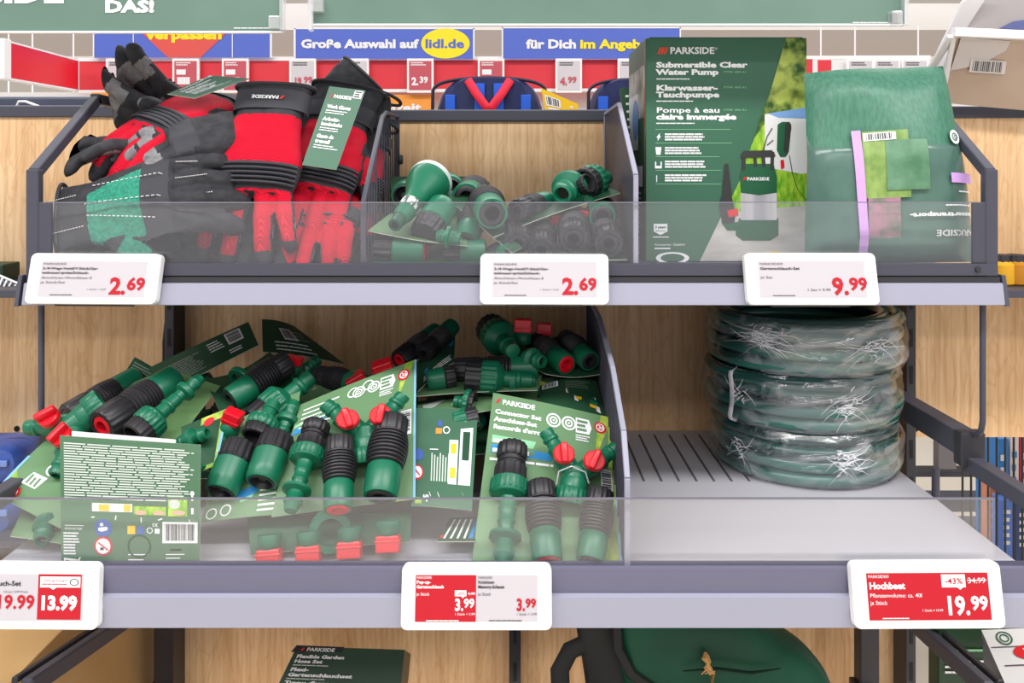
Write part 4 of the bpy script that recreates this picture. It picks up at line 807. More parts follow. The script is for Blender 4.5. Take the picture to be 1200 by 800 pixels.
# 17 : grassy edge card behind front right
t, s = card_set('green card edge with yellow leaf print showing behind the front right card', [P(598, 448, 1.0), P(650, 442, 1.01), P(706, 476, .965), P(590, 466, .965)], 100, 60, bl=bulge(.001), pr=lambda s: (s.poly([(30, 4), (60, 2), (70, 20), (40, 16)], GRASS), slit_marks(s, [(60, 20, 5, 2)])))
fit(t, 'tap', P(600, 470, .98), P(690, 480, .97), .8)
# 18 : lowest layer standing at the guard: stop caps with red keys
t, s = card_set('card set with four square red keys and a green ring, lying lowest at the guard', [P(290, 605, .835), P(482, 600, .835), P(480, 634, .80), P(294, 650, .795)], 190, 50, front=mat('card_mid_green', (60, 104, 78), .45), bl=bulge(.001))
for px, py in ((316, 652), (362, 648), (410, 643), (455, 636)): fit(t, 'stop', P(px, py - 26, .796), P(px, py + 11, .788), 1.05, facing=(0, -1, .1))
fit(t, 'ring', P(387, 620, .806), P(387, 624, .794), 1.12, facing=(0, 0, 1))
t, s = card_set('dark card corner with white and blue stripes, lying on the shelf behind the guard', [P(528, 606, .85), P(563, 606, .85), P(557, 634, .80), P(512, 634, .80)], 50, 30, front=CARDB, pr=lambda s: ([s.poly([(8 + i * 9, 3), (11 + i * 9, 3), (9 + i * 9, 27), (6 + i * 9, 27)], WHITE) for i in range(4)], s.poly([(42, 3), (48, 3), (46, 27), (40, 27)], CYAN), s.disc(3, 25, 2, 2, REDP)))
t, s = card_set('green card with a lone nipple, lowest at the left end behind the guard', [P(28, 592, .86), P(95, 598, .85), P(90, 640, .80), P(12, 628, .81)], 80, 50, bl=bulge(.001))
fit(t, 'nipple', P(62, 600, .84), P(48, 634, .80), 1.1, facing=s.n)
# hidden middle layers that carry the pile
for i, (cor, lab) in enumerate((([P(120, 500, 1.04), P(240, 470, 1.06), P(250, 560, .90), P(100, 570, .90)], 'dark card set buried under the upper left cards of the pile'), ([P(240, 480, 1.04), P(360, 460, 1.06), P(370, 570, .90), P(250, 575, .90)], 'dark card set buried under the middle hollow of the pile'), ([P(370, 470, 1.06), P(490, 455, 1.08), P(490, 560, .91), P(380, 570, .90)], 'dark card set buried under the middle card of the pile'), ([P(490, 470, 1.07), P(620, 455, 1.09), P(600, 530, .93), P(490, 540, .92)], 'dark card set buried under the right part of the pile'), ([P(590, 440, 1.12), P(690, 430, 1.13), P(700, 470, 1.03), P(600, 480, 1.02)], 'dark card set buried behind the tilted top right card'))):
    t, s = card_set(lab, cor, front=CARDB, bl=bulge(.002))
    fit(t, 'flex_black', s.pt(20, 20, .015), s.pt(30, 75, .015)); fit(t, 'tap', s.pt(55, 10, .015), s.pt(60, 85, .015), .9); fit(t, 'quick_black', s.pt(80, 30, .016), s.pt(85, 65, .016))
# ---------------------------------------------------------------- loose fittings in the middle of the upper tray
def loose(label, cor, **k): return card_set(label, cor, **k)
t, s = loose('card with a green spray nozzle, lying left in the middle bin of the upper tray', [P(457, 250, 1.0), P(540, 238, 1.02), P(548, 288, .905), P(431, 270, .91)], front=CARD, bl=bulge(-.002))
fit(t, 'nozzle', P(464, 262, .90), P(506, 210, .985), .82, facing=s.n); fit(t, 'quick_black', P(497, 275, .91), P(520, 240, .95), 1.05); fit(t, 'nipple', P(512, 276, .905), P(540, 280, .90), 1.0); fit(t, 'flex_black', P(560, 238, .99), P(545, 285, .92), .9)
t, s = loose('dark card standing behind the spray nozzle in the upper tray', [P(457, 207, 1.10), P(554, 207, 1.10), P(560, 262, 1.04), P(460, 262, 1.04)], front=CARDB, bl=bulge(.001))
fit(t, 'quick_black', P(478, 225, 1.075), P(473, 229, 1.02), 1.0); fit(t, 'quick_black', P(522, 218, 1.06), P(528, 222, 1.005), 1.05); fit(t, 'flex_black', P(560, 222, 1.07), P(546, 232, .975), 1.0); fit(t, 'stop', P(566, 245, 1.03), P(575, 228, 1.03), .9)
t, s = loose('tilted card with green tap fittings, lying right in the middle bin of the upper tray', [P(592, 248, .985), P(695, 210, 1.03), P(727, 226, .985), P(578, 278, .905)], front=CARDB, bl=bulge(.003))
fit(t, 'flex_inv', P(640, 236, .985), P(608, 246, .93), .95); fit(t, 'nipple', P(676, 214, 1.0), P(658, 228, .94), 1.3); fit(t, 'nipple', P(668, 226, .975), P(700, 212, 1.0), 1.0); fit(t, 'adapter', P(684, 216, .985), P(712, 208, 1.03), 1.3); fit(t, 'adapter', P(690, 214, .96), P(655, 232, .99), .8)
t, s = loose('card whose edge runs down to the guard, upper middle bin', [P(514, 224, .985), P(560, 222, 1.0), P(612, 290, .90), P(600, 296, .895)], front=CARDB)
fit(t, 'flex_black', P(566, 232, .995), P(577, 251, .905), 1.0)
t, s = loose('dark card with black round connectors, lowest right in the upper tray', [P(585, 272, 1.05), P(722, 262, 1.07), P(735, 304, .905), P(580, 306, .905)], front=CARDB)
for a, c in (((600, 262), (606, 284)), ((634, 268), (634, 292)), ((672, 258), (672, 278)), ((706, 268), (713, 284))): fit(t, 'flex_inv', P(a[0], a[1] - 4, 1.0), P(c[0], c[1], .912), .92)
fit(t, 'flex_black', P(705, 245, 1.04), P(706, 254, .95), .9); fit(t, 'stop', P(654, 272, .97), P(656, 250, .965), 1.0); fit(t, 'stop', P(686, 268, .98), P(690, 246, .975), 1.0); fit(t, 'ring', P(676, 244, .98), P(676, 247, .967), 1.2)
t, s = loose('card with a red-banded green fitting lowest in the upper middle bin', [P(440, 284, 1.02), P(560, 276, 1.02), P(566, 308, .905), P(436, 308, .905)], front=CARDB)
fit(t, 'quick_red', P(440, 292, .93), P(500, 294, .925), 1.05, facing=(0, -1, .2)); fit(t, 'quick_black', P(520, 296, .925), P(570, 294, .925), 1.0, facing=(0, -1, .2)); fit(t, 'flex_black', P(575, 300, .94), P(600, 296, .905), .9)
# ---------------------------------------------------------------- work gloves
GRED = mat('glove_red_knit', (226, 16, 52), 0.7, rgb2=(196, 8, 40), scale=(1, 330, 1), bump=.5, wave='Y', spec=.2); GBLK = mat('glove_black_cloth', (46, 46, 50), 0.75, rgb2=(60, 60, 64), scale=(90, 90, 90), spec=.25, bump=.15)
GGRY = mat('glove_grey_pad', (138, 136, 138), 0.6, rgb2=(112, 110, 114), scale=(120, 120, 120), spec=.3); GGRN = mat('glove_green_knit', (56, 150, 124), 0.7, rgb2=(40, 122, 100), scale=(300, 300, 300), bump=.3, spec=.2); GTRIM = mat('glove_neoprene', (58, 58, 64), 0.6, spec=.3); STITCH = mat('white_stitch', (226, 222, 222), 0.7)
def chain(p, d, lens, curl, spread=0):
    """points of a finger: starts at p, direction d in the palm plane, bends down by curl per joint"""
    pts = [Vector(p)]; ang = 0; d = Vector(d).normalized()
    for L, c in zip(lens, curl):
        ang += c; v = d * math.cos(math.radians(ang)) + Vector((0, 0, -1)) * math.sin(math.radians(ang)); pts.append(pts[-1] + v * L)
    return pts
def glove(label, W, T, facing, style='red', mirror=False, curl=(14, 18, 14), spread=.10, thumb=.6, cuff=.062, k=None, group='work gloves', bend=0.0, fat=1.0, seed=0, strap=True, stitch=False):
    r = random.Random(seed); W = Vector(W); T = Vector(T); y = T - W; kk = k or y.length / .178; y.normalize(); f = Vector(facing)
    z = (f - y * f.dot(y)).normalized(); x = y.cross(z); M = Matrix((x, y, z)).transposed().to_4x4(); M.translation = W
    M = M @ Matrix.Diagonal((kk * (-1 if mirror else 1), kk, kk, 1)); t = thing('work_glove', label, 'glove', W, group)
    mb = MB(); st = .72
    # palm
    def ell(pts): # (y, half width, half thickness, z, xoff)
        vs = []; n = 20
        for Y, a, b_, Z, xo in pts:
            for i in range(n):
                q = 2 * math.pi * i / n; c, s_ = math.cos(q), math.sin(q); vs.append((xo + a * math.copysign(abs(c) ** .8, c), Y, Z + b_ * math.copysign(abs(s_) ** .8, s_)))
        m_ = len(pts); mb.add(vs, [[j * n + i, j * n + (i + 1) % n, (j + 1) * n + (i + 1) % n, (j + 1) * n + i] for j in range(m_ - 1) for i in range(n)] + [list(range(n))[::-1], [(m_ - 1) * n + i for i in range(n)]], GBLK)
    zb = lambda Y: -bend * max(0, .05 - Y) ** 2 * 8
    ell([(-cuff, .047, .012, zb(-cuff), 0), (-.03, .043, .014, zb(-.03), 0), (0, .039, .0155, zb(0), 0), (.03, .046, .018, 0, .002), (.06, .050, .018, 0, 0), (.088, .048, .0155, 0, 0), (.102, .044, .012, 0, 0)])
    fingers = []
    for i, (xo, L, rad) in enumerate(((.034, .074, .0122), (.0115, .082, .0124), (-.0115, .077, .0120), (-.033, .062, .0112))):
        sp = (xo / .034) * spread + r.uniform(-.05, .05); cj = [c + r.uniform(-7, 7) for c in curl]
        pts = chain((xo, .088, 0), (sp, 1, 0), (.018 + L * .28, L * .36, L * .36), cj); fingers.append((pts, rad * fat))
    th = chain((.030, .022, -.004), (thumb, 1 - .35 * thumb, 0), (.034, .030, .026), (8, 10, 8)); fingers.append((th, .0135 * fat))
    for pts, rad in fingers:
        # resample, rounded tip
        dense = []
        for i in range(len(pts) - 1):
            for j in range(4): dense.append(pts[i].lerp(pts[i + 1], j / 4))
        dense.append(pts[-1]); n = len(dense); rs = [rad * (1.05 - .18 * i / n) for i in range(n)]; rs[-1] *= .45; rs[-2] *= .84
        mb.tube(dense, rs, GBLK, 12, sq=.86)
    me = mb.mesh('tmp'); o = bpy.data.objects.new('tmp', me); COL.objects.link(o)
    m1 = o.modifiers.new('r', 'REMESH'); m1.mode = 'VOXEL'; m1.voxel_size = .0021; m2 = o.modifiers.new('s', 'SMOOTH'); m2.iterations = 4; m2.factor = .5
    dg = bpy.context.evaluated_depsgraph_get(); me2 = bpy.data.meshes.new_from_object(o.evaluated_get(dg)); bpy.data.objects.remove(o); bpy.data.meshes.remove(me)
    mats = [GBLK, {'red': GRED, 'black': GBLK, 'green': GGRN, 'grey': GBLK}[style], GGRY, GTRIM]; me2.materials.clear()
    for m_ in mats: me2.materials.append(m_)
    import numpy as np
    nP = len(me2.polygons); cen = np.empty(nP * 3); me2.polygons.foreach_get('center', cen); cen = cen.reshape(-1, 3)
    bd = np.full(nP, 9.0); bf = np.zeros(nP, int); bq = np.zeros(nP)
    for fi, (pts, rad) in enumerate(fingers):
        tot = sum((pts[i + 1] - pts[i]).length for i in range(len(pts) - 1)); acc = 0
        for i in range(len(pts) - 1):
            d = np.array(pts[i + 1] - pts[i]); p0 = np.array(pts[i]); q = np.clip((cen - p0) @ d / (d @ d), 0, 1); dist = np.linalg.norm(cen - p0 - q[:, None] * d, axis=1)
            up = dist < bd; bd[up] = dist[up]; bf[up] = fi; bq[up] = ((acc + q * np.linalg.norm(d)) / tot)[up]; acc += np.linalg.norm(d)
    seedv = Vector((seed * 3.1, seed * 1.7, 0))
    nV = len(me2.vertices); co = np.empty(nV * 3); no = np.empty(nV * 3); me2.vertices.foreach_get('co', co); me2.vertices.foreach_get('normal', no); co = co.reshape(-1, 3); no = no.reshape(-1, 3)
    pn = np.empty(nP * 3); me2.polygons.foreach_get('normal', pn); pn = pn.reshape(-1, 3)
    hh = np.array([noise.noise(Vector(v) * 28 + seedv) * .0022 + noise.noise(Vector(v) * 70 + seedv) * .0009 for v in co])   # soft cloth folds
    me2.vertices.foreach_set('co', (co + no * hh[:, None]).ravel())
    idx = np.zeros(nP, dtype=np.int32)
    for k_ in range(nP):
        c = Vector(cen[k_]); nz = pn[k_, 2]; mi = 0
        if c.y < .004: mi = 0
        elif c.y < .098 and not (c.x > .043 and c.y < .075):
            if nz > .15 or (nz > -.2 and abs(c.x) > .03):
                mi = 1 if c.y < .066 else 3
            elif nz < -.3: mi = 2 if .02 < c.y < .085 and abs(c.x) < .03 else 0
        else:
            fi, q = bf[k_], bq[k_]
            if fi == 4: mi = 2 if (nz < -.2 and q > .4) else (1 if nz > .55 and .25 < q < .6 else 0)
            elif nz > .52: mi = 1 if q < .80 else 0
            elif nz < -.45: mi = 2 if .34 < q < .66 else 0
            else: mi = 2 if (style == 'red' and .5 < q < .66 and nz < .2) else 0
        if style == 'grey' and c.y > .098: mi = 2 if (nz > .05 and (.30 < q < .50 or .56 < q < .74)) else 0
        if style == 'green' and mi == 1 and c.y > .066: mi = 0
        if style == 'green' and mi == 1 and c.x + .3 * (c.y - .05) < -.03: mi = 0
        idx[k_] = mi
    me2.polygons.foreach_set('material_index', idx); me2.polygons.foreach_set('use_smooth', np.ones(nP, dtype=bool))
    L0 = Matrix.Translation(-W) @ M; me2.transform(L0)
    if mirror: me2.flip_normals()
    co = np.empty(nV * 3); me2.vertices.foreach_get('co', co); co = co.reshape(-1, 3) + np.array(W)     # cloth lies against the tray, it does not pass through it
    co[:, 2] = np.where(co[:, 2] < ZT + .004, ZT + .001 + .003 * np.exp(np.minimum(0, (co[:, 2] - ZT - .004) * 40)), co[:, 2]); co[:, 0] = np.clip(co[:, 0], -.489, -.1585); co[:, 1] = np.clip(co[:, 1], YU + .0055, YW - .003)
    me2.vertices.foreach_set('co', (co - np.array(W)).ravel())
    me2.update(); ob = bpy.data.objects.new('glove_body', me2); COL.objects.link(ob); ob.parent = t
    # ribbed knuckle band
    b = MB()
    def over(Y, x0, x1, h, rad, mt, n=14):
        pts = []
        for i in range(n):
            X = x0 + (x1 - x0) * i / (n - 1); q = X / .0495; pts.append(M @ Vector((X, Y, h * math.sqrt(max(.02, 1 - abs(q) ** 2.6)))))
        b.tube(pts, rad, mt, 6, sq=.6)
    if style == 'red':
        for q in range(5): over(.069 + q * .0058, -.0465, .0465, .0175, .0034 * kk, GTRIM)
        b.build('knuckle_band', t)
    # cuff: hem ring and strap
    b = MB(); pts = []
    for i in range(28):
        q = 2 * math.pi * i / 28; c, s_ = math.cos(q), math.sin(q); pts.append(M @ Vector((.0475 * math.copysign(abs(c) ** .8, c), -cuff, zb(-cuff) + .0125 * math.copysign(abs(s_) ** .8, s_))))
    b.tube(pts, .0026 * kk, GTRIM, 6, closed=True); b.build('cuff_hem', t)
    if strap:
        b = MB(); s_ = []; n = 22
        for Y in (-.030, -.004):
            for i in range(n):
                q = math.pi * (-.12 + 1.24 * i / (n - 1)); c, sn = math.cos(q), math.sin(q); s_.append(M @ Vector((.0445 * math.copysign(abs(c) ** .8, c), Y, zb(Y) + .0172 * math.copysign(abs(sn) ** .8, sn))))
        top = s_; nrm = (M.to_3x3() @ Vector((0, 0, 1))).normalized() * .0022
        vs = top + [v - nrm for v in top]; fs = [[i, i + 1, n + i + 1, n + i] for i in range(n - 1)]; fs += [[a + 2 * n for a in f] for f in fs]
        for i in range(n - 1): fs += [[i, i + 1, 2 * n + i + 1, 2 * n + i], [n + i, n + i + 1, 3 * n + i + 1, 3 * n + i]]
        fs += [[0, n, 3 * n, 2 * n], [n - 1, 2 * n - 1, 4 * n - 1, 3 * n - 1]]
        b.add(vs, fs, GTRIM, True)
        xs = (-1 if mirror else 1)
        sh = Sheet(M @ Vector((-.022 * xs, -.010, .0186)), M @ Vector((.022 * xs, -.010, .0186)), M @ Vector((.022 * xs, -.024, .0186)), M @ Vector((-.022 * xs, -.024, .0186)), 44, 14, mb=b)
        if sh.n.dot(z) < 0: sh.n = -sh.n
        if strap == 'flip': sh.c = [sh.c[2], sh.c[3], sh.c[0], sh.c[1]]
        sh.text('PARKSIDE', 9, 9.4, 4.4, WHITE, 32, off=.0004, bold=.03); sh.poly([(2, 9.4), (5, 9.4), (8, 5), (5, 5)], REDP, .0004)
        b.build('wrist_strap', t)
    if stitch:
        b = MB()
        for X0, Y0, X1, Y1 in ((-.004, .0, .010, .10), (.022, -.055, .022, .0), (.022, -.055, -.02, -.055), (-.02, -.055, -.02, -.01), (-.026, .01, -.02, .10), (.012, .005, .034, .085), (-.036, .105, -.032, .13), (-.013, .105, -.013, .14), (.011, .105, .011, .145)):
            n = 16
            for i in range(n):
                a_, c_ = i / n, (i + .55) / n
                def pp(q):
                    X, Y = X0 + (X1 - X0) * q, Y0 + (Y1 - Y0) * q
                    hz = .0178 if 0 < Y < .09 else (.0145 if Y <= 0 else .0125 - (Y - .09) * .25)
                    return M @ Vector((X, Y, hz * math.sqrt(max(.05, 1 - (X / .05) ** 2)) + .0016))
                b.tube([pp(a_), pp(c_)], .00055, STITCH, 5)
        b.build('stitching', t)
    return t
UPN = (0, -.75, .65); FR = (0, -1, .25); FL = (-.3, -.9, .3)
# lowest layer resting on the tray floor
glove('dark grey glove lying lowest at the left end of the tray behind the guard', P(150, 262, 1.0), P(235, 286, .955), UPN, 'black', curl=(20, 25, 20), seed=1, k=.85, strap=False, cuff=.045)
glove('black glove lying flat at the bottom of the pile, behind the big red glove', P(228, 255, 1.02), P(150, 283, .94), UPN, 'black', seed=2, k=.9, curl=(18, 22, 20))
glove('red and black glove at the bottom right of the pile, fingers towards the guard', P(392, 225, 1.04), P(368, 292, .925), UPN, 'red', seed=3, k=.85, curl=(16, 20, 20))
glove('black glove wedged behind the big red glove, grey fingers down', P(330, 240, 1.02), P(300, 296, .945), UPN, 'black', True, seed=4, k=.85, curl=(16, 20, 20))
glove('red and black glove squeezed against the wire divider', P(424, 175, 1.08), P(398, 262, .985), (.2, -.8, .5), 'red', True, seed=5, k=.8)
glove('dark glove filling the back left of the pile', P(255, 200, 1.10), P(165, 215, 1.06), UPN, 'black', seed=6, k=.9)
glove('dark glove filling the back middle of the pile', P(370, 190, 1.12), P(270, 200, 1.09), UPN, 'black', seed=7, k=.9)
# green glove in front
glove('green and black glove with white stitching at the lower left front of the pile', P(108, 250, .916), P(196, 228, .914), (-.12, -.9, .45), 'green', mirror=False, curl=(10, 24, 24), thumb=.8, spread=.12, k=.93, seed=8, strap=False, stitch=True, cuff=.036, fat=1.1)
glove('black glove with striped fingers lying above the green glove', P(205, 238, .985), P(262, 190, 1.0), FR, 'black', seed=9, k=.72, strap=False, stitch=True, curl=(10, 10, 10), thumb=.4)
# middle: stacked grey-black fingers
glove('black glove with curled grey fingertips in the middle of the pile', P(284, 150, .995), P(190, 166, .955), (-.1, -.6, .75), 'grey', True, curl=(14, 22, 18), k=.82, seed=10, thumb=.3, strap=False)
glove('red and black glove with fingers curled down, middle left of the pile', P(275, 160, 1.07), P(140, 196, 1.01), (-.25, -.75, .55), 'red', False, curl=(10, 24, 24), k=.95, seed=11, thumb=.35, strap=False)
glove('grey and black glove lying palm up between the red gloves', P(312, 150, 1.03), P(215, 186, .985), (0, .7, -.7), 'red', True, curl=(-8, -12, -12), k=.85, seed=12, thumb=.5, strap=False)
# top left cluster with upturned fingertips
glove('black glove with fingertips pointing up at the top left of the pile', P(235, 165, 1.10), P(158, 104, 1.06), (-.2, .6, .7), 'red', False, curl=(-6, -10, -14), k=.85, seed=13, thumb=.5, strap=False, fat=1.2)
glove('black glove with fingertips pointing left at the upper left of the pile', P(232, 178, 1.08), P(140, 132, 1.05), (-.2, .6, .7), 'red', True, curl=(-4, -10, -14), k=.85, seed=14, thumb=.4, strap=False, fat=1.2)
glove('black glove with drooping fingertips at the left edge of the pile', P(205, 185, 1.06), P(142, 172, 1.0), (-.3, -.5, .7), 'black', False, curl=(12, 20, 20), k=.85, seed=15, thumb=.4, strap=False)
# top glove with green card
g2 = glove('red and black glove lying across the top of the pile with a green header card', P(256, 116, 1.05), P(146, 170, .965), (-.25, -.62, .75), 'red', True, curl=(8, 18, 22), k=.98, seed=16, thumb=.15, bend=.5)
# big red glove
glove('big red glove hanging fingers down in the middle front, with black wrist strap', P(316, 138, .990), P(281, 296, .912), (-.05, -1, .25), 'red', False, curl=(5, 10, 10), spread=.24, thumb=.35, k=.99, seed=17, fat=.92, cuff=.04, strap=True)
# right red glove with card
g6 = glove('red glove with black cuff behind a green header card at the right of the pile', P(393, 150, 1.04), P(344, 285, .935), (.05, -1, .3), 'red', True, curl=(8, 14, 14), spread=.1, thumb=.5, k=.98, seed=18, cuff=.066)
glove('black cuffed glove leaning at the upper right of the pile beside the wire divider', P(412, 150, 1.08), P(360, 250, 1.0), (.15, -1, .4), 'black', False, curl=(8, 14, 14), k=.9, seed=19, cuff=.07, thumb=.4)
glove('red glove with black cuff at the top of the pile, behind the big red glove', P(392, 118, 1.09), P(318, 175, 1.055), (.0, -1, .4), 'red', False, curl=(8, 14, 14), k=.85, seed=20, cuff=.06, strap=False)
# header cards on the gloves
def header(t, cor, rows, name='header_card'):
    s = Sheet(*cor, 60, 120); s.base(BOXG if rows else CARDB, CARDB, .0008, CARDE); s.mb.build(name, t, 'green printed header card')
    s.mb = MB()
    s.poly([(6, 17), (8.5, 17), (11, 12), (8.5, 12)], REDP); s.text('PARKSIDE', 13, 17, 5, WHITE, 30, bold=.04); s.rect(44, 2, 58, 14, WHITE); s.bars(45.5, 3.5, 11, 3, 3.6, BLACK, .5, off=.0009)
    for y, st in ((33, ('Work Gloves',)), (52, ('Arbeits-', 'handschuhe')), (78, ('Gants de', 'travail'))):
        for i, w in enumerate(st): s.text(w, 8, y + i * 7.5, 5.2, WHITE, 3.6 * len(w), bold=.05)
        s.bars(8, y + len(st) * 7.5 - 4.5, 44, 2, 3.4, WHITE, .4, seed=y)
    s.mb.build('card_print', t)
header(g6, [P(386, 101, .985), P(428, 106, .985), P(394, 199, .945), P(354, 193, .945)], True)
header(g2, [P(196, 110, .985), P(246, 88, 1.02), P(292, 92, 1.02), P(228, 115, .98)], True)
# ---------------------------------------------------------------- hanging banner above the tray
BANG = mat('banner_green', (92, 120, 108), 0.5, rgb2=(102, 130, 118), scale=(6, 6, 6))
CLIPM = clear('clear_clip', haze=.35, gloss=.2, hazecol=(245, 245, 248))
def banner(label, x0, x1, y1, Y, draw):
    t = thing('hanging_banner', label, 'sign', P((x0 + x1) / 2, y1, Y), 'dark green hanging banners')
    TL, TR, BR, BL = P(x0, -130, Y), P(x1, -130, Y), P(x1, y1, Y), P(x0, y1, Y)
    s = Sheet(TL, TR, BR, BL, x1 - x0, y1 + 130); s.base(BANG, BANG, .003, WHITE); draw(s); s.mb.build('panel', t)
    return t
def db(s):
    s.text('DAS!', 263, 144, 13, WHITE, 58, bold=.05); s.text('PARKSIDE', 10, 132, 28, WHITE, 205, bold=.05); s.bars(414, 162.5, 44, 1, 1.6, WHITE, .6)
b1 = banner('left dark green hanging banner reading DAS!', -140, 331, 37, .93, db)
b2 = banner('long plain dark green hanging banner in the middle of the picture top', 367, 1060, 28.5, .95, lambda s: s.bars(632, 156, 44, 1, 1.6, WHITE, .6))
for px, py, Y, t, w in ((331, 36, .928, b1, 5), (322, 30, .925, b1, 12), (364, 36, .945, b2, 5), (372, 10, .945, b2, 14), (1061, 30, .945, b2, 5), (1050, 24, .944, b2, 12)):
    c = P(px, py, Y); MB().box((c.x - w * .0005, c.y - .004, c.z - (.004 if w > 6 else 0)), (c.x + w * .0005, c.y + .006, c.z + (.010 if w > 6 else .12)), CLIPM, .001).build('clear_clip', t)
for t, y1, x0, x1, Y in ((b1, 37, -140, 331, .93), (b2, 28.5, 367, 1060, .95)):
    a, c = P(x0, y1, Y), P(x1, y1, Y); MB().box((a.x, a.y - .002, a.z - .0016), (c.x, c.y + .005, a.z + .0004), WHITE).build('bottom_edge', t)
# ---------------------------------------------------------------- shelf unit of the next aisle, behind
YB = 2.2
BEIGE = mat('beige_board', (214, 204, 192), 0.6); TAUPE = mat('taupe_board', (160, 148, 138), 0.6)
t = thing('aisle_shelf_unit', 'pale shelf unit of the next aisle behind the back panels', 'shelf unit', (0, 2.7, 0))
def bx(mb, x0, y0, x1, y1, Y, d, mt): a = P(x0, y1, Y); c = P(x1, y0, Y); return mb.box((a.x, Y, a.z), (c.x, Y + d, c.z), mt)
bx(MB(), -400, 108, 1600, 490, YB + .06, .4, mat('unit_white', (226, 224, 224), .5)).build('carcass', t)
bx(MB(), -400, 36, 1600, 66, YB + .5, .05, TAUPE).build('upper_board', t); bx(MB(), -400, 66, 1600, 74, YB + .45, .08, BEIGE).build('middle_board', t); bx(MB(), -400, 4, 1600, 35, YB + .55, .05, mat('unit_cream', (234, 230, 224), .5)).build('top_board', t)
for px in (10, 38, 86, 157, 272, 345, 962, 1002, 1076): MB().tube([P(px, 30, YB + .1), P(px, 110, YB + .1)], .0022, WHITE, 6, flat=(0, 1, 0)).build('hanging_wire', t)
SIGNB = mat('sign_royal_blue', (84, 108, 206), .5); SIGNR = mat('sign_rail_red', (226, 48, 62), .45); DIAM = mat('sign_diamond_red', (226, 84, 76), .5); SY = mat('sign_yellow', (255, 232, 20), .5)
def bsign(label, x0, x1, y0, y1, draw):
    t = thing('blue_sign', label, 'sign', P((x0 + x1) / 2, y1, YB - .02), 'blue signs over the next aisle'); Y = YB - .02
    s = Sheet(P(x0, y0, Y), P(x1, y0, Y), P(x1, y1, Y), P(x0, y1, Y), x1 - x0, y1 - y0); s.base(SIGNB, SIGNB, .006, WHITE); draw(s)
    for a in ((0, 0, s.W, 1.2), (0, 0, 1.6, s.H), (s.W - 1.6, 0, s.W, s.H)): s.rect(*a, WHITE, .001)
    s.mb.build('panel', t)
bsign('blue sign with red diamond and yellow word verpassen behind the gloves', 109, 318, 30, 67.5, lambda s: (s.poly([(48, -0), (166, 0), (126, 37.5), (88, 37.5)], DIAM, .0012), s.text('verpassen', 63, 15.5, 11.5, SY, 88, .002, .05), s.rect(47, 0, 48, 37, WHITE, .0015), s.rect(163, 0, 164, 37, WHITE, .0015)))
bsign('blue sign reading Grosse Auswahl with yellow disc behind the upper tray', 345, 556, 33, 69, lambda s: (s.disc(177, 18, 28.5, 17.6, SY, .0012, 40), s.text('Gro\u00dfe Auswahl auf', 8, 23, 9.5, WHITE, 138, .002, .045), s.text('lidl.de', 153, 23, 10, SIGNB, 46, .002, .03)))
bsign('blue sign reading f\u00fcr Dich im Angebot left of the pump carton', 588, 798, 32, 69, lambda s: (s.text('f\u00fcr Dich', 29, 24.5, 10, WHITE, 58, .002, .045), s.text('im Angebot', 91.5, 24.5, 10, SY, 88, .002, .045)))
# red price rail with paper tags
t = thing('red_price_rail', 'long red price rail with white edges behind the upper tray', 'rail', P(500, 108, YB))
s = Sheet(P(92, 68, YB), P(1090, 65, YB), P(1090, 106, YB), P(92, 109, YB), 998, 41); s.base(SIGNR, SIGNR, .02, WHITE); s.rect(0, 0, 998, 4, WHITE, .002); s.rect(0, 37.5, 998, 41, WHITE, .002); s.rect(860, 3, 998, 36, mat('rail_white', (236, 234, 236), .5), .0012); s.rect(866, 5, 882, 36, SIGNR, .0016)
s.mb.build('rail', t)
s2 = Sheet(P(8, 47, 1.75), P(92, 70, 2.15), P(92, 107, 2.15), P(8, 93, 1.75), 84, 50); s2.base(mat('rail_bright_red', (232, 10, 34), .35), SIGNR, .02, WHITE); s2.rect(0, 0, 84, 2.4, WHITE, .001); s2.rect(0, 47.5, 84, 50, WHITE, .001); s2.rect(82.4, 0, 84, 50, WHITE, .002)
tag(s2.mb.build('red_side_rail'), 'slanting bright red rail panel at the top left of the picture', 'rail')
p_ = P(4, 47, 1.74); tag(MB().box((p_.x - .006, 1.735, zpx(93, 1.74)), (p_.x + .005, 1.76, zpx(45, 1.74)), LEDW, .002).build('rail_end_post'), 'white end post of the slanting red rail at the top left corner', 'post')
TREDD = mat('tag_rose_red', (200, 84, 98), .5)
